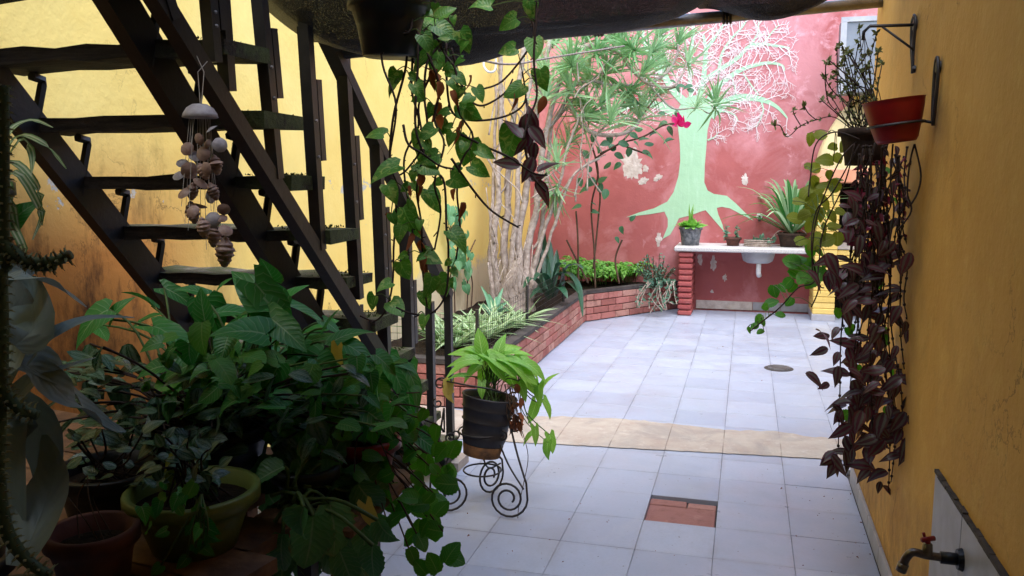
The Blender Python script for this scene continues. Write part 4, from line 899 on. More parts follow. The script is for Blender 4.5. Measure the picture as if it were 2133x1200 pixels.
m.tube(smooth_path([at(1085, 890, d=dS - .1), at(1100, 950, d=dS - .1), at(1090, 1010, d=dS - .1), at(1080, 1060, d=dS - .1), at(1080, 1095, d=dS - .12), at(1092, 1110, d=dS - .15)], 6), .002, 4); part(m, 'dry_roots', MT['stem_br'], BK)

# ================================================================== hanging pothos (centre)
PO = thing('hanging_pothos', 'pothos trailing long leafy vines from a black pot under the net', 'hanging plant', at(805, 118, d=2.6)); dP = 2.6
ptop = at(810, 10, d=dP); pc = at(812, 118, d=dP); hpot = (ptop - pc).length
pot(PO, pc, .082, .115, .17, MT['rubber'])
m = MB()
for a in (0, 2.1, 4.2): m.tube([pc + V((math.cos(a) * .118, math.sin(a) * .118, .165)), pc + V((0, 0, .62))], .002, 4)
m.tube([pc + V((0, 0, .62)), pc + V((0, 0, .72))], .003, 4); part(m, 'hanger', MT['iron'], PO)
VN = [[(860, 20), (850, 70), (797, 60), (797, 135), (825, 220), (812, 330), (826, 380)], [(845, 60), (846, 135), (820, 240), (812, 330), (822, 390), (825, 450), (820, 515), (818, 586), (806, 640), (782, 668), (750, 658)],
      [(870, 60), (870, 145), (866, 270), (900, 350), (925, 380), (930, 480), (934, 520), (929, 610), (898, 653), (857, 653), (825, 640)], [(880, 80), (900, 140), (872, 220), (880, 300), (850, 350), (832, 365)],
      [(905, 60), (925, 110), (950, 150), (955, 230), (985, 285), (960, 340), (952, 400), (958, 470), (950, 540)], [(920, 90), (890, 130), (884, 200), (890, 270), (876, 350), (868, 400), (878, 470), (880, 560), (890, 640)],
      [(940, 100), (960, 170), (975, 205), (1005, 220), (1050, 195), (1068, 165)], [(930, 90), (930, 160), (940, 230), (975, 250), (1030, 248), (1075, 232), (1095, 205), (1088, 150)], [(960, 280), (1010, 305), (1062, 328), (1110, 360), (1140, 365)], [(940, 330), (985, 395), (1025, 440), (1080, 474)],
      [(1075, -30), (1100, 20), (1112, 75), (1090, 118), (1045, 170), (1005, 186)], [(1120, -10), (1115, 60), (1112, 130), (1118, 200), (1100, 250), (1090, 290)], [(840, 260), (850, 300), (880, 320), (915, 345), (945, 352)], [(890, 110), (915, 180), (905, 250), (925, 300), (905, 380), (918, 440), (905, 520)], [(860, 110), (858, 190), (872, 260), (842, 330), (850, 420), (862, 500)]]
vm = []; vpaths = []
for pts in VN:
    dv = dP + uni(-.12, .10); pth = smooth_path([at(x, y, d=dv + uni(-.02, .02)) for x, y in pts], 6); vpaths.append(pth); m = MB(); m.tube(pth, [.0042 * (1 - .3 * i / len(pth)) for i in range(len(pth))], 5)
    for q, dq in nodes_along(pth, .055, .02): m.tube([q, q + dq * .006 + rv(.012)], .0022, 3)
    part(m, 'vine', MT['stem_dk'], PO, True)
allp = [q for p in vpaths for q in p]
def hook(parent, p, mat, r=.0018, pts=allp):
    q = min(pts, key=lambda v: (v - p).length_squared); m = MB(); m.tube(smooth_path([q, q.lerp(p, .5) + V((0, 0, .012)), p], 3), r, 4); return m
PLV = [(820, 165, 46, 245), (812, 188, 40, 230), (780, 273, 50, 160), (897, 229, 32, 250), (978, 236, 52, 340), (800, 352, 76, 195), (816, 402, 50, 300), (846, 458, 74, 285), (902, 418, 62, 300), (968, 318, 74, 250), (830, 488, 46, 250), (958, 498, 64, 320), (902, 535, 56, 340), (842, 566, 52, 290), (896, 598, 54, 260), (798, 594, 42, 200), (830, 642, 58, 320), (922, 600, 58, 300), (886, 626, 44, 280), (772, 632, 44, 240), (880, 672, 38, 250), (1055, 48, 52, 200), (1000, 8, 54, 170), (1106, 22, 46, 280), (1056, 106, 44, 200), (1116, 104, 58, 280), (1070, 192, 56, 220), (1000, 198, 40, 300), (986, 240, 48, 320), (1064, 302, 84, 255), (1000, 356, 52, 330), (1128, 168, 54, 280), (888, 280, 50, 220), (868, 300, 56, 240), (872, 190, 44, 300), (908, 130, 60, 250), (930, 66, 60, 330), (970, 86, 56, 300), (900, 40, 50, 60), (862, 60, 44, 170), (930, 25, 50, 40), (948, 150, 40, 340), (892, 330, 50, 200), (900, 352, 54, 340), (930, 270, 40, 300), (955, 380, 50, 330), (936, 290, 36, 240), (872, 120, 64, 200), (890, 90, 50, 300), (918, 20, 46, 100), (1012, 320, 46, 340), (880, 330, 44, 260)]
PLV += [(uni(860, 975), uni(15, 330), uni(22, 36), uni(180, 360)) for q in range(26)] + [(uni(810, 950), uni(330, 640), uni(20, 34), uni(180, 360)) for q in range(18)]
for (x, y, s, a) in PLV:
    dv = dP + uni(-.12, .08); p = px_leaf('pothos', PO, x, y, dv, s * .86, a, .75); part(hook(PO, p, None), 'petiole', MT['stem_gr'], PO)
for (x, y, s, a) in [(905, 165, 44, 250), (915, 190, 40, 280), (908, 150, 40, 100), (915, 255, 34, 260), (955, 262, 36, 240), (960, 280, 34, 300), (875, 378, 36, 260), (870, 400, 32, 220), (868, 470, 34, 250), (860, 500, 30, 280), (878, 520, 40, 270), (882, 550, 34, 250), (945, 200, 30, 290), (965, 435, 30, 280), (945, 405, 26, 250), (1080, 210, 34, 300), (912, 230, 36, 270), (812, 455, 26, 260), (858, 400, 30, 290), (985, 170, 30, 300), (886, 565, 32, 250), (1130, 220, 40, 260)]:
    px_leaf('dry', PO, x, y, dP + uni(-.1, .05), s, a, .5, name='dry_leaf')
PU = thing('purple_trailing_stem', 'dark purple leafy stem hanging right of the pothos vines', 'hanging plant', at(1100, 240, d=2.6)); m = MB()
pth = smooth_path([at(1095, 205, d=2.6), at(1100, 245, d=2.58), at(1092, 290, d=2.57), at(1100, 340, d=2.57), at(1115, 375, d=2.55), at(1138, 400, d=2.55)], 5); m.tube(pth, .004, 5); part(m, 'stem', MT['stem_dk'], PU)
for (x, y, s, a) in [(1072, 262, 62, 120), (1096, 275, 76, 265), (1108, 248, 60, 100), (1055, 338, 58, 165), (1100, 355, 60, 250), (1142, 345, 54, 30), (1132, 398, 56, 300), (1122, 285, 60, 310), (1110, 320, 46, 260), (1120, 370, 40, 20), (1086, 310, 44, 240)]: px_leaf('trad', PU, x, y, 2.56, s, a, .7)

# ================================================================== shell wind chime
WC = thing('wind_chime', 'sea shell wind chime hanging from the stair rail', 'wind chime', at(415, 240, d=2.35)); dW = 2.35; kx = dW / F
m = MB(); c = at(417, 243, d=dW); m.lathe([(.001, .036), (.02, .034), (.036, .024), (.046, .008), (.049, -.002), (.045, -.004), (.030, .018), (.001, .028)], 24, c); cu = part(m, 'cup', MT['shellw'], WC, True)
m = MB(); m.tube([at(417, 215, d=dW), at(412, 150, d=dW), at(432, 128, d=dW + .02)], .0012, 4); m.tube([at(420, 215, d=dW), at(425, 150, d=dW), at(402, 100, d=dW)], .0012, 4)
ST_X = [(385, 470), (398, 300), (410, 400), (425, 360), (437, 420), (447, 470), (452, 500), (440, 440), (456, 480), (430, 520), (378, 430), (392, 480), (418, 460), (445, 330)]
for x, y in ST_X: o = uni(-.04, .04); m.tube([at(x * .55 + 415 * .45, 244, d=dW + o), at(x, y, d=dW + o)], .0009, 3)
part(m, 'strings', MT['string'], WC)
def scallop(r, mat, p, n_, parent):                             # ribbed half-dish shell
    m = MB(); vs = []; fs = []; na, nr = 16, 5
    for i in range(nr + 1):
        t = i / nr
        for j in range(na):
            a = 2 * math.pi * j / na; rr = r * t * (1 + .04 * (j % 2)); vs.append(V((rr * math.cos(a), rr * math.sin(a) * 1.05, r * .38 * (1 - t * t))))
    for i in range(nr):
        for j in range(na): a = i * na + j; b = i * na + (j + 1) % na; fs.append((a, b, b + na, a + na))
    m.add(vs, fs); me = m.mesh('shell', mat, True); link('shell', me, parent, frame(p, V(n_).orthogonal() + rv(.3), n_))
def whelk(L, mat, p, ax, parent):                               # spiked spiral shell
    m = MB(); n = 40; na = 10; vs = []; fs = []
    for i in range(n + 1):
        t = i / n; rr = L * .42 * (math.sin(min(1, t * 1.6) * math.pi * .5) * (1 - t) ** .55) + .0015; rr *= 1 + .10 * math.sin(t * 34)
        for j in range(na): a = 2 * math.pi * j / na + t * 4; s = 1 + (.28 if (i % 8 == 3 and j % 3 == 0) else 0); vs.append(V((rr * s * math.cos(a), t * L, rr * s * math.sin(a))))
    for i in range(n):
        for j in range(na): a = i * na + j; b = i * na + (j + 1) % na; fs.append((a, b, b + na, a + na))
    m.add(vs, fs); link('whelk_shell', m.mesh('whelk_shell', mat, True), parent, frame(p, ax, rv()))
for i, (x, y, r) in enumerate([(441, 270, 13), (415, 290, 12), (390, 310, 14), (458, 302, 15), (424, 320, 15), (395, 355, 18), (372, 366, 12), (418, 382, 16), (384, 402, 15), (440, 408, 16), (416, 428, 15), (466, 436, 13), (444, 458, 16), (470, 480, 14), (450, 340, 14), (380, 340, 12), (430, 352, 14), (432, 300, 10), (405, 325, 13), (462, 455, 11), (402, 440, 13)]):
    scallop(r * kx, MT['shellw'] if i % 3 == 0 else MT['shell'], at(x, y, d=dW + uni(-.035, .035)), -FW + rv(.9), WC)
for (x, y, L, ax) in [(445, 322, 44, (.2, 0, -1)), (414, 340, 40, (.6, 0, -1)), (396, 418, 50, (.2, 0, -1)), (420, 452, 46, (.0, .2, -1)), (447, 465, 52, (-.1, 0, -1)), (470, 492, 66, (-.1, 0, -1)), (436, 380, 40, (.3, .2, -1)), (402, 380, 40, (-.3, .2, -1))]:
    whelk(L * kx, MT['shell'], at(x, y, d=dW + uni(-.03, .03)), V(ax), WC)

# ================================================================== right wall: brackets, pots, tap
BA = thing('wall_bracket', 'upper black iron bracket whose arm holds the wire-hung pot', 'bracket', (XR, 3.56, 2.1))
w1 = at(1903, 52, X=XR - .012); w2 = at(1900, 150, X=XR - .012); tip = at(1800, 55, Y=w1.y); m = MB()
m.tube([w1, tip + V((.02, 0, 0)), tip + V((0, 0, -.02)), tip + V((-.002, 0, -.05))], .006, 6); m.tube([at(1838, 56, Y=w1.y), at(1902, 103, X=XR - .014)], .0045, 6); part(m, 'arm', MT['iron'], BA, True)
m = MB(); pl_ = [w1 + V((0, 0, .03)), w1 + V((0, .035, .01)), w1 + V((0, .02, -.07)), w2 + V((0, 0, .02)), w2 + V((0, -.004, 0)), w1 + V((0, -.025, -.08)), w1 + V((0, -.036, .01)), w1 + V((0, 0, .035))]
m.tube(smooth_path(pl_, 5), .006, 6); part(m, 'wall_scroll', MT['iron'], BA, True)
m = MB(); m.lathe([(.001, .012), (.02, .012), (.022, 0)], 12, w1 + V((.01, 0, .0)), M.Rotation(R(-90), 3, 'Y')); m.lathe([(.001, .012), (.012, .012), (.014, 0)], 12, w2 + V((.01, 0, .01)), M.Rotation(R(-90), 3, 'Y')); part(m, 'boss', MT['iron'], BA)
BB = thing('wall_bracket', 'lower black iron hoop bracket carrying the red pot', 'bracket', (XR, 3.08, 1.8))
q1 = at(1951, 140, X=XR - .012); q2 = at(1943, 255, X=XR - .012); m = MB(); m.tube(smooth_path([q2, q1.lerp(q2, .5) + V((0, .02, 0)), q1 + V((0, .022, 0)), q1 + V((0, 0, .03)), q1 + V((0, -.024, 0)), q1.lerp(q2, .4) + V((0, -.028, 0)), q2 + V((0, -.004, -.01))], 6), .006, 6); part(m, 'wall_scroll', MT['iron'], BB, True)
m = MB(); m.lathe([(.001, .014), (.018, .012), (.02, 0)], 12, q1 + V((.01, 0, 0)), M.Rotation(R(-90), 3, 'Y')); part(m, 'boss', MT['iron'], BB)
RP = thing('red_wall_pot', 'red plastic pot hung on the right wall with a few dark stems', 'hanging plant', at(1872, 300, Y=3.06))
pc2 = at(1868, 297, Y=3.06); tl2 = M.Rotation(R(-7), 3, 'Y').to_3x3()
rim_w = (at(1938, 205, Y=3.06) - at(1806, 205, Y=3.06)).length / 2; bot_w = (at(1915, 297, Y=3.06) - at(1826, 297, Y=3.06)).length / 2; ph_ = at(1870, 207, Y=3.06).z - pc2.z
m = MB(); m.lathe([(.001, 0), (bot_w * .9, 0), (bot_w * 1.02, .012), (bot_w + (rim_w - bot_w) * .55, ph_ * .5), (rim_w * .97, ph_ * .85), (rim_w, ph_ * .98), (rim_w + .003, ph_), (rim_w - .004, ph_), (rim_w * .93, ph_ * .8), (bot_w * .9, ph_ * .3)], 30, pc2, tl2, 1, .8); part(m, 'pot', MT['redplastic'], RP, True)
m = MB(); m.lathe([(.001, ph_ * .8), (rim_w * .935, ph_ * .78)], 24, pc2, tl2, 1, .8); part(m, 'soil', MT['soil'], RP)
m = MB(); zz = .42; rr_ = bot_w + (rim_w - bot_w) * .48; m.tube([pc2 + tl2 @ V((math.cos(a * .2618) * (rr_ + .007), math.sin(a * .2618) * (rr_ + .007) * .8, ph_ * zz)) for a in range(25)], .005, 6); part(m, 'hoop', MT['iron'], BB)
m = MB(); m.tube([pc2 + tl2 @ V((rr_ + .005, 0, ph_ * zz)), q2 + V((-.002, 0, 0))], .005, 6); part(m, 'hoop_stem', MT['iron'], BB)
HA = thing('wire_hung_pot', 'brown pot on wires with tall sprigs and a curtain of purple trailing leaves', 'hanging plant', at(1795, 345, Y=3.5)); YH = 3.5
c = at(1800, 345, Y=YH); pot(HA, c, .07, .09, .14, MT['browncoir']); m = MB()
for a in (.4, 2.5, 4.6): m.tube([c + V((math.cos(a) * .09, math.sin(a) * .09, .14)), tip + V((0, -.03, -.04))], .0018, 4)
part(m, 'wires', MT['iron'], HA)
# upright sprigs
m = MB(); lv = MB()
SPR = [[(1800, 270), (1815, 200), (1812, 130), (1826, 70)], [(1800, 270), (1790, 200), (1780, 150), (1788, 90)], [(1795, 270), (1770, 220), (1745, 200), (1722, 170), (1720, 130)], [(1790, 280), (1750, 240), (1725, 210), (1718, 160)], [(1790, 285), (1740, 245), (1700, 250), (1668, 262), (1640, 285), (1625, 262), (1612, 262)], [(1668, 262), (1655, 240), (1652, 230)], [(1700, 250), (1684, 236), (1676, 222)], [(1800, 270), (1822, 220), (1830, 170), (1838, 130)], [(1795, 270), (1775, 200), (1762, 150), (1758, 120)], [(1805, 270), (1802, 180), (1795, 120), (1790, 60)], [(1785, 280), (1755, 215), (1750, 170)], [(1800, 275), (1775, 230), (1765, 180)], [(1780, 285), (1740, 215), (1728, 200)], [(1790, 280), (1730, 225), (1712, 210)]]
SPR += [[(uni(1775, 1815), 275), (uni(1765, 1825), 225), (uni(1745, 1832), 190), (uni(1725, 1838), uni(90, 180))] for q in range(14)]
for pts in SPR:
    pth = smooth_path([at(x, y, Y=YH + uni(-.06, .06)) for x, y in pts], 5); m.tube(pth, .0024, 4)
    for q, dq in nodes_along(pth, .026, .04):
        if rnd() < .55:
            for k in range(3): lv.merge(random.choice(LF['small_o']), frame(q, rv() + V((0, 0, .3)), rv() - FW * .5, uni(.010, .02)))
    e_ = pth[-1]
    for k in range(7): lv.merge(random.choice(LF['small_o']), frame(e_, rv() + V((0, 0, .3)), rv() - FW * .5, uni(.014, .026)))
part(m, 'sprig_stems', MT['stem_dk'], HA); tag(part(lv, 'sprig_leaves', MT['sprig'], HA), kind='stuff')
# trailing scalloped stems
PLP = [[(1790, 290), (1740, 275), (1700, 300), (1688, 370), (1684, 410)], [(1790, 290), (1752, 330), (1712, 420), (1696, 480), (1692, 560), (1705, 600), (1690, 640)], [(1780, 300), (1760, 380), (1715, 480), (1700, 580), (1662, 600), (1625, 640), (1590, 668), (1562, 690)], [(1790, 300), (1735, 400), (1700, 440), (1690, 520), (1706, 590), (1716, 600)]]
hp = []
for pts in PLP:
    pth = smooth_path([at(x, y, Y=3.45 + uni(-.06, .02)) for x, y in pts], 6); hp += pth; m = MB(); m.tube(pth, .0028, 5); part(m, 'trailing_stem', MT['stem_dk'], HA, True)
for (x, y, s) in [(1690, 290, 34), (1708, 282, 34), (1700, 350, 36), (1686, 345, 26), (1724, 330, 44), (1745, 375, 30), (1728, 365, 26), (1700, 395, 50), (1676, 402, 40), (1740, 388, 44), (1720, 420, 50), (1690, 420, 44), (1668, 418, 40), (1705, 440, 48), (1680, 448, 50), (1655, 455, 44), (1712, 448, 40), (1690, 470, 44), (1722, 480, 44), (1700, 500, 48), (1725, 500, 46), (1745, 500, 40), (1672, 500, 40), (1690, 520, 44), (1712, 525, 50), (1720, 545, 40), (1660, 540, 50), (1648, 545, 46), (1680, 548, 40), (1700, 560, 46), (1660, 570, 48), (1690, 582, 54), (1672, 578, 44), (1710, 572, 46), (1640, 590, 34), (1612, 608, 36), (1608, 630, 36), (1594, 640, 24), (1645, 630, 28), (1626, 656, 26), (1580, 665, 28), (1572, 680, 22), (1590, 672, 24), (1562, 688, 20), (1584, 690, 20), (1650, 600, 30), (1630, 600, 28), (1745, 330, 30), (1760, 300, 34), (1735, 305, 30), (1715, 385, 34), (1698, 380, 36), (1735, 450, 36), (1738, 470, 34), (1752, 440, 30), (1640, 500, 0)]:
    if not s: continue
    p = px_leaf('plec_o' if y < 520 else 'plec', HA, x, y, 3.42 + uni(-.08, .04), s * .8, uni(150, 390), .7); part(hook(HA, p, None, .0016, hp), 'petiole', MT['stem_gr'], HA)
# curtain of purple striped trailing stems
for i in range(30):
    x0 = uni(1758, 1880); y0 = uni(290, 345); xe = 1800 + (x0 - 1815) * 1.0 + uni(-35, 45); ye = uni(520, 900) if i > 6 else uni(900, 1045)
    if i < 7: xe = uni(1745, 1895)
    Yc = uni(3.2, 3.5); n = 5; pts = [(x0 + (xe - x0) * k / n + uni(-14, 14), y0 + (ye - y0) * k / n) for k in range(n + 1)]
    pth = smooth_path([at(a, b_, Y=Yc + uni(-.02, .02)) for a, b_ in pts], 5); m = MB(); m.tube(pth, [.0035 * (1 - .4 * k / len(pth)) for k in range(len(pth))], 5)
    for q, dq in nodes_along(pth, .05): m.tube([q - dq * .004, q + dq * .004], .0055, 5)
    part(m, 'trailing_stem', MT['stem_dk'], HA, True)
    for q, dq in nodes_along(pth, .03, .03):                      # withered leaves near the top
        zz = q.z
        if zz > 1.32 and rnd() < .45: put_leaf('dry', HA, q, rv() - Z3 * .8, rv(), uni(.02, .045), 'dry_leaf').data = random.choice(LF['trad'])
nT = 0
for i in range(255):
    t = rnd() ** .8; y = 400 + 600 * t; cx = 1808 + 8 * math.sin(y * .01) + 10 * t; hw = 66 if y < 540 else (112 if y < 760 else 90); x = cx + random.gauss(0, .48) * hw
    if x > 1908 or x < 1692: continue
    if 940 < y and rnd() < .45: continue
    Yc = uni(3.14, 3.45); d = (at(x, y, Y=Yc) - EYE).dot(FW); px_leaf('trad', HA, x, y, d, uni(28, 58) * (1 if y > 520 else .9), random.choice((uni(180, 260), uni(-80, 0), uni(240, 300), uni(150, 210))), .55)
for (x, y, s, a) in [(1708, 732, 36, 200), (1716, 805, 30, 205), (1712, 700, 40, 190), (1728, 960, 50, 215), (1736, 975, 52, 235), (1722, 950, 44, 200), (1870, 1035, 48, 262), (1830, 1015, 26, 240), (1850, 1022, 28, 320), (1885, 965, 46, 60), (1896, 890, 44, 20), (1840, 640, 60, 20), (1890, 660, 44, 350), (1860, 530, 50, 15), (1835, 500, 56, 240), (1880, 520, 50, 30), (1740, 590, 60, 130), (1770, 630, 70, 330), (1795, 615, 56, 170), (1750, 570, 44, 200), (1870, 840, 50, 40), (1765, 880, 50, 200)]:
    px_leaf('trad', HA, x, y, 3.28, s, a, .6)
for (x, y, s) in [(uni(1745, 1895), uni(420, 900), uni(20, 34)) for q in range(16)] + [(1880, 405, 36), (1886, 372, 28), (1900, 430, 26), (1826, 590, 30), (1845, 355, 26), (1880, 470, 30)]: px_leaf('plec', HA, x, y, 3.3, s, uni(200, 340), .7)
m = MB()
for pts in ([(1905, 300), (1895, 340), (1890, 400), (1898, 440), (1870, 480)], [(1905, 300), (1918, 360), (1912, 400), (1895, 430)], [(1860, 300), (1855, 380), (1862, 440), (1850, 520)]): m.tube(smooth_path([at(x, y, Y=3.05) for x, y in pts], 6), .0032, 5)
part(m, 'trailing_stem', MT['stem_dk'], RP, True)
for (x, y, s, a) in [(1893, 345, 22, 250), (1916, 362, 18, 280), (1858, 340, 26, 240), (1862, 390, 30, 260), (1872, 430, 34, 200), (1892, 425, 30, 300), (1855, 470, 40, 230), (1868, 315, 24, 280)]: px_leaf('trad', RP, x, y, 3.1, s, a, .6)
# garden tap
GT = thing('garden_tap', 'metal garden tap with a red handle on the tiled wall panel', 'tap', at(2000, 1165, X=XR - .02)); g = at(2003, 1166, X=XR - .012)
m = MB(); m.lathe([(.001, .014), (.026, .012), (.03, 0)], 16, g + V((.001, 0, 0)), M.Rotation(R(-90), 3, 'Y')); part(m, 'flange', MT['rubber'], GT)
m = MB(); m.tube([g, g + V((-.05, 0, 0))], .016, 12); part(m, 'collar', MT['rubber'], GT, True)
m = MB(); m.tube(smooth_path([g + V((-.045, 0, 0)), g + V((-.085, 0, .002)), g + V((-.115, 0, .006)), g + V((-.130, 0, -.010)), g + V((-.138, 0, -.035))], 5), .011, 10); m.tube([g + V((-.136, 0, -.028)), g + V((-.142, 0, -.05))], .014, 10); m.lathe([(.001, .03), (.012, .028), (.014, 0)], 10, g + V((-.082, 0, .006))); part(m, 'spout', MT['brass'], GT, True)
m = MB(); m.tube([g + V((-.082, 0, .03)), g + V((-.082, 0, .045))], .007, 8); m.tube([g + V((-.098, -.01, .046)), g + V((-.066, .01, .046))], .007, 8); m.tube([g + V((-.09, 0, .05)), g + V((-.094, 0, .062))], .004, 6); part(m, 'handle', MT['redplastic'], GT, True)

# ================================================================== foreground: bench, pots and dark plants
BN = thing('wooden_bench', 'weathered wooden bench holding the pots at lower left', 'bench', at(300, 1180, d=1.75)); bz = at(420, 1165, d=1.72).z
p0, p1 = at(548, 1150, d=1.74), at(400, 1215, d=1.5); p0.z = p1.z = bz
u = (V((-1.45, .25, 0))).normalized(); v_ = V((.30, -1.0, 0)).normalized()
for k in range(-2, 4):
    a = V((p0.x, p0.y, bz - .015)) + v_ * (-.30 + k * .155) + u * (.14 if k < 1 else .008 * (k % 2)); m = MB(); m.beam(a + v_ * .07, a + v_ * .07 + u * 1.5, .145, .03); part(m, 'plank', MT['plank'], BN)
for (s, t_) in ((.25, -.5), (.12, .25), (1.3, -.5), (1.3, .25)):
    a = V((p0.x, p0.y, 0)) + u * s + v_ * t_; m = MB(); m.beam(a, a + V((0, 0, bz - .032)), .05, .05, V((0, 1, 0))); part(m, 'leg', MT['plank'], BN)
def on_bench(px, py, d): p = at(px, py, d=d); p.z = bz + .001; return p
SL = thing('wooden_stool', 'small wooden stool half hidden under the trailing plants beside the bench', 'stool', (-.95, 1.82, 0))
m = MB(); m.bbox((-1.075, 1.62, bz - .025), (-.82, 2.02, bz), .006); part(m, 'seat', MT['plank'], SL)
for x in (-1.05, -.95):
    for y in (1.65, 1.99): m = MB(); m.beam((x, y, 0), (x, y, bz - .026), .035, .035, V((0, 1, 0))); part(m, 'leg', MT['brownpaint'], SL)
# green bowl
GB = thing('potted_plant', 'olive green plastic bowl with a small leafy plant on the bench', 'potted plant', on_bench(405, 1100, 1.78)); c = WL[GB].copy(); hb = at(405, 1010, d=1.78).z - c.z
pot(GB, c, .085, .128, hb, MT['greenpot'], .010)
segs = []
for (x, y, s, a) in [(345, 960, 70, 80), (370, 1000, 60, 60), (420, 960, 40, 100), (440, 930, 36, 60), (400, 980, 40, 130), (460, 985, 36, 20), (385, 925, 40, 110), (430, 1000, 40, 300), (415, 1010, 40, 320), (470, 960, 34, 40), (360, 940, 40, 130), (440, 1020, 36, 330)]:
    p = px_leaf('dark' if s < 50 else 'plec_o', GB, x, y, 1.76 + uni(-.06, .06), s, a, .5); segs.append([c + V((uni(-.05, .05), uni(-.05, .05), hb - .03)), c.lerp(p, .6) + V((0, 0, .06)), p])
for (x, y, s) in [(400, 1100, 46), (436, 1105, 44), (418, 1070, 30), (400, 1150, 28), (380, 1175, 30), (430, 1150, 30), (445, 1125, 34), (415, 1140, 26), (325, 1190, 30)]:
    p = px_leaf('heart_d', GB, x, y, 1.64, s, uni(220, 320), .8); segs.append([at(420, 1030, d=1.66), at((420 + x) / 2, (1040 + y) / 2, d=1.63), p])
petioles(GB, segs, MT['stem_gr'], .002)
segs = []
for q in range(34):
    x, y = uni(270, 450), uni(900, 1010); p = px_leaf('dark', GB, x, y, uni(1.62, 1.8), uni(26, 46), uni(-40, 220), .35, uni(-.8, .2))
    if q % 2: segs.append([c + V((uni(-.07, .07), uni(-.06, .06), hb - .03)), c.lerp(p, .5) + V((0, 0, .08)), p])
petioles(GB, segs, MT['stem_dk'], .0022)
for q in range(16): px_leaf(random.choice(('plec', 'heart_d')), GB, uni(300, 420), uni(985, 1120), uni(1.58, 1.66), uni(22, 40), uni(200, 340), .6)
# terracotta pot
TC = thing('potted_plant', 'terracotta pot with bare soil in front of the green bowl', 'potted plant', on_bench(198, 1200, 1.62)); c = WL[TC].copy(); ht = at(198, 1092, d=1.62).z - c.z; c.z -= .0
pot(TC, c, .062, .078, max(ht, .10), MT['terra'], .008); m = MB()
for i in range(4): m.tube(smooth_path([c + V((uni(-.04, .04), uni(-.04, .04), ht - .03)), c + V((uni(-.06, .06), uni(-.06, .06), ht + .04)), c + V((uni(-.1, .1), uni(-.06, .06), ht + .08))], 4), .0012, 4)
part(m, 'dry_stems', MT['stem_br'], TC)
TD = thing('potted_plant', 'half hidden brown pot with a dark silvery-leaved plant behind the terracotta one', 'potted plant', on_bench(240, 1130, 1.95)); c = WL[TD].copy(); h3 = max(.12, at(230, 1030, d=1.95).z - c.z); pot(TD, c, .09, .115, h3, MT['rubber'])
segs = []
for i in range(26):
    x, y = uni(140, 340), uni(880, 1000); p = px_leaf('dark', TD, x, y, 1.85 + uni(-.1, .2), uni(28, 48), uni(-40, 220), .35); segs.append([c + V((uni(-.06, .06), uni(-.06, .06), h3 - .03)), c.lerp(p, .6) + V((0, 0, .03)), p])
petioles(TD, segs, MT['stem_dk'], .0022)
# mass of layered dark satin leaves
DK = thing('satin_leaf_plant', 'dense dark plant of layered silvery satin leaves in the middle of the bench', 'potted plant', on_bench(440, 1010, 2.1)); c = WL[DK].copy(); pot(DK, c, .11, .14, .17, MT['rubber']); segs = []
for i in range(280):
    t = rnd(); x = 150 + 600 * t + uni(-60, 60); y = uni(740, 930) + 25 * t; d = uni(1.85, 2.35); p = px_leaf('dark', DK, x, y, d, uni(36, 70), random.choice((uni(-30, 30), uni(150, 210), uni(200, 340))), .18, uni(-.9, .2))
    if i % 3 == 0: segs.append([c + V((uni(-.1, .1), uni(-.1, .1), .14)), c.lerp(p, .55) + V((0, 0, .10)), p])
petioles(DK, segs, MT['stem_dk'], .003)
for (x, y) in [(560, 745), (690, 790), (800, 800), (480, 800), (720, 760), (380, 900), (790, 750)]:
    for k in range(6): px_leaf('small', DK, x * .62 + uni(-12, 12), y + uni(-10, 10), 1.9, uni(18, 30), uni(20, 160), .5, name='young_leaf')
# tall arrow-leaved plant
SY = thing('arrow_leaf_plant', 'tall arrow-leaved plant with long stalks in front of the stair', 'potted plant', on_bench(470, 1000, 2.25)); c = WL[SY].copy(); c.z = bz; pot(SY, c, .10, .13, .18, MT['terra']); segs = []
AR = [(295, 615, 60, 130), (375, 612, 70, 340), (180, 660, 90, 200), (215, 690, 70, 330), (360, 690, 120, 350), (440, 665, 90, 290), (455, 718, 84, 200), (520, 790, 84, 200), (420, 640, 80, 100), (540, 600, 110, 120), (575, 640, 130, 310), (600, 690, 120, 330), (640, 650, 110, 340), (690, 660, 60, 60), (695, 680, 50, 330), (480, 640, 90, 20), (500, 680, 110, 160), (560, 720, 110, 330), (650, 730, 110, 350), (620, 760, 100, 200), (700, 810, 120, 310), (760, 770, 110, 340), (830, 790, 90, 300), (800, 740, 90, 20), (740, 720, 90, 350), (845, 815, 100, 270), (870, 800, 80, 310), (380, 760, 90, 190), (460, 770, 90, 340), (240, 640, 60, 60), (310, 660, 70, 30), (560, 560, 60, 100), (590, 620, 90, 60), (670, 700, 100, 20), (720, 690, 80, 40), (790, 800, 90, 330), (840, 860, 70, 290), (900, 930, 70, 330), (850, 900, 70, 250), (520, 640, 100, 40), (450, 600, 70, 60), (400, 600, 60, 150), (620, 700, 120, 190), (540, 680, 100, 340), (780, 840, 80, 250), (640, 800, 100, 340), (560, 780, 100, 200), (690, 760, 110, 330)]
for (x, y, s, a) in AR:
    d = uni(2.0, 2.4); p = px_leaf('syng' if rnd() < .8 else 'heart_d', SY, x, y, d, s, a, .4, uni(-.6, .1)); b0_ = c + V((uni(-.1, .1), uni(-.1, .1), .15)) + (RT * max(0, (x - 500)) * .0006); segs.append([b0_, b0_.lerp(p, .55) + V((0, 0, .07)), p])
petioles(SY, segs, MT['stem_gr'], .0032)
px_leaf('yleaf', SY, 700, 745, 2.0, 50, 260, .6)
segs = []
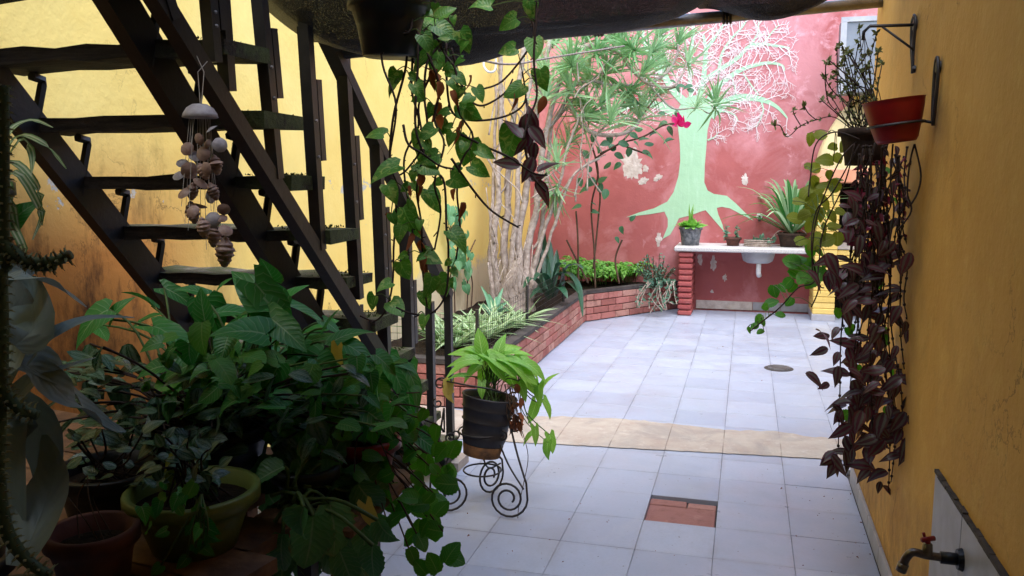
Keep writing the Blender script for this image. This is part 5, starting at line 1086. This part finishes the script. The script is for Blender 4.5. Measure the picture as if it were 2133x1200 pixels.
for q in range(120):
    t = rnd(); x = 330 + 520 * t + uni(-30, 30); y = uni(690, 860) + 60 * t; p = px_leaf(random.choice(('syng', 'heart_d', 'plec')), SY, x, y, uni(1.85, 2.2), uni(34, 72), random.choice((uni(-60, 20), uni(160, 240), uni(240, 300))), .4, uni(-.8, .1))
    if q % 2: segs.append([c + V((uni(-.12, .12), uni(-.1, .1), .15)) + RT * max(0, x - 500) * .0006, c.lerp(p, .6) + V((0, 0, .08)), p])
petioles(SY, segs, MT['stem_gr'], .0026)
# climbing shoots along the rail: small round leaves in the middle and right
RL = thing('round_leaf_trailer', 'trailing plant with round scalloped leaves spilling towards the tiles', 'potted plant', on_bench(690, 1010, 2.15)); c = WL[RL].copy(); c = V((-.93, 1.90, bz + .001)); pot(RL, c, .07, .09, .12, MT['redplastic']); segs = []
cc_ = c + V((0, 0, .1)); lst = []
for i in range(150):
    t = rnd(); x = 560 + 360 * t + uni(-40, 40); y = uni(800, 900) + t * uni(0, 280); lst.append((x, min(y, 1190), uni(26, 46)))
lst += [(930, 1010, 52), (920, 1040, 40), (890, 1075, 40), (900, 1105, 46), (870, 1100, 40), (880, 1130, 44), (850, 1120, 40), (862, 1160, 42), (905, 1175, 46), (945, 1160, 56), (938, 1150, 50), (876, 1182, 40), (835, 1065, 44), (810, 1040, 44), (800, 1090, 40), (850, 1035, 44), (912, 1000, 44), (590, 855, 36), (600, 880, 34), (632, 845, 34), (575, 900, 30), (550, 830, 30), (790, 930, 60), (800, 885, 50), (750, 860, 50), (770, 850, 46), (640, 870, 30), (665, 865, 30), (620, 830, 30), (700, 880, 34)]
for (x, y, s) in lst:
    if x > 960 or (x > 905 and y > 1060 and rnd() < .6 and s < 46): continue
    d = uni(1.95, 2.3); p = px_leaf('plec', RL, x, y, d, s, uni(0, 360), .6)
    if rnd() < .35: segs.append([cc_ + rv(.05), cc_.lerp(p, .5) + V((0, 0, .05 if y < 1000 else .02)), p])
petioles(RL, segs, MT['stem_br'], .002)
# large fleshy toothed leaves at the front
FL = thing('fleshy_leaf_plant', 'plant with large fleshy toothed leaves drooping over the bench edge', 'potted plant', on_bench(600, 1080, 1.9)); c = at(610, 1050, d=1.9); pot(FL, V((-.985, 1.715, bz + .001)), .055, .07, .10, MT['rubber']); segs = []
for q in range(44): px_leaf('fleshy', FL, uni(540, 800), uni(960, 1200), uni(1.95, 2.15), uni(45, 80), uni(180, 380), .5, uni(-.6, .1))
for (x, y, s, a) in [(665, 985, 110, 130), (690, 1000, 120, 300), (640, 930, 70, 100), (590, 960, 110, 160), (720, 990, 80, 30), (770, 1000, 110, 350), (740, 1030, 100, 310), (560, 985, 90, 200), (700, 1100, 150, 290), (650, 1130, 150, 270), (690, 1160, 120, 310), (600, 1060, 90, 200), (580, 1150, 100, 260), (620, 1090, 100, 250), (680, 1050, 110, 330), (640, 1030, 110, 20), (760, 1060, 90, 300), (730, 1100, 90, 320), (560, 1090, 70, 230), (590, 1180, 90, 280), (760, 1130, 90, 280), (770, 1170, 90, 260), (720, 1180, 100, 300), (800, 1110, 80, 300), (700, 940, 80, 60), (610, 1000, 80, 120)]:
    d = uni(1.78, 2.05); p = px_leaf('fleshy', FL, x, y, d, s * .72, a, .55, uni(-.6, .1)); segs.append([c + rv(.04), c.lerp(p, .5) + V((0, 0, .03)), p])
petioles(FL, segs, MT['stem_gr'], .0045); px_leaf('yleaf', FL, 770, 1080, 1.9, 60, 290, .5)
# big grey strap-leaved plant at the left edge
GS = thing('grey_strap_plant', 'large plant with wide arching grey-green strap leaves at the left edge', 'potted plant', on_bench(20, 1150, 1.5)); pot(GS, WL[GS] - RT * .10 + V((0, 0, -.002)), .07, .085, .10, MT['rubber'])
for pts, wd, up in [([(30, 1090), (10, 900), (40, 870), (85, 900), (100, 1000), (60, 1110)], .052, -FW), ([(-20, 860), (40, 740), (110, 780), (180, 850), (255, 905)], .030, V((0, 0, 1)) - FW * .4), ([(-10, 760), (70, 770), (140, 830), (210, 880), (262, 900)], .026, V((0, 0, 1)) - FW * .6), ([(60, 760), (110, 700), (190, 665), (280, 662)], .018, V((0, 0, 1)) - FW * .3), ([(20, 780), (30, 680), (20, 620), (-10, 590)], .05, -FW), ([(30, 720), (70, 680), (60, 610), (30, 590)], .045, -FW), ([(-10, 900), (10, 840), (20, 900), (40, 945)], .03, -FW), ([(10, 580), (60, 578), (120, 600), (180, 640)], .018, V((0, 0, 1)) - FW * .5), ([(10, 860), (70, 790), (130, 770), (200, 745)], .022, V((0, 0, 1))), ([(-20, 620), (20, 560), (60, 552), (90, 545)], .025, -FW), ([(40, 1180), (90, 1060), (110, 980), (90, 900)], .04, -FW)]:
    m = MB(); strap(m, [at(x, y, d=1.45 + uni(-.03, .03) + .04 * i) for i, (x, y) in enumerate(pts)], [wd * .5, wd, wd * 1.1, wd * .9, wd * .5, .002], .28, up); part(m, 'leaf', MT['strap_g'], GS, True)
# spider plant high on the left
SP = thing('spider_plant', 'striped spider plant arching in from the left edge under the stair', 'hanging plant', at(-30, 420, d=1.6)); pot(SP, at(-85, 520, d=1.6), .06, .09, .13, MT['rubber'])
m = MB(); c = at(-85, 520, d=1.6)
for a in (.5, 2.6, 4.7): m.tube([c + V((math.cos(a) * .095, math.sin(a) * .095, .12)), V((-1.34, 1.26, 2.825))], .0018, 4)
part(m, 'hanger', MT['iron'], SP)
for pts in [[(-30, 420), (10, 290), (60, 252), (110, 266)], [(-20, 400), (30, 290), (90, 300), (138, 352)], [(-30, 420), (20, 340), (70, 380), (90, 440), (68, 500)], [(-30, 430), (30, 360), (80, 430), (88, 470)], [(-20, 400), (40, 295), (66, 320), (66, 362)], [(-30, 440), (20, 420), (40, 500), (60, 560)], [(-20, 440), (10, 380), (26, 420), (24, 470)], [(0, 420), (20, 460), (50, 520), (66, 590)]]:
    m = MB(); strap(m, [at(x, y, d=1.6 + uni(-.05, .05)) for x, y in pts], [.007, .009, .008, .006, .001], .35, V((0, 0, 1)) - FW * .5); part(m, 'leaf', MT['spider'], SP, True)
px_leaf('heart_d', SP, 38, 440, 1.6, 70, 60, .6)
# cactus stems
CA = thing('cactus', 'ribbed spiny cactus with long snaking stems at the left edge', 'cactus', on_bench(10, 1180, 1.4))
pot(CA, WL[CA].copy(), .045, .055, .09, MT['rubber'], .005)
for pts, r in [([(4, 180), (6, 300), (8, 420), (10, 540), (20, 560)], .011), ([(0, 500), (20, 520), (60, 545), (110, 545), (148, 530)], .012), ([(30, 530), (70, 555), (115, 556)], .009), ([(-2, 560), (2, 680), (4, 800), (40, 850), (78, 865)], .013), ([(-6, 990), (2, 1060), (20, 1120), (60, 1170), (104, 1200)], .013), ([(0, 680), (0, 820), (-4, 1000)], .014)]:
    pth = smooth_path([at(x, y, d=1.4) for x, y in pts], 8); k = len(pth); m = MB(); n = 8; vs = []; m.tube(pth, [r * (1 - .35 * i / k) for i in range(k)], 10); o = part(m, 'stem', MT['cactus'], CA, True); sm = MB()
    for i, p in enumerate(nodes_along(pth, .014)):
        q, dq = p; o1 = dq.orthogonal().normalized(); o2 = dq.cross(o1)
        for j in range(5): a = j * 1.257 + (i % 2) * .4; rad = o1 * math.cos(a) + o2 * math.sin(a); sm.tube([q + rad * r * .7, q + rad * (r + .005)], [.003, .0012], 4, False); sm.tube([q + rad * r, q + rad * (r + .009) + dq * .003], .0006, 3, False)
    part(sm, 'spines', MT['spine'], o)
print('objects', len(bpy.data.objects))
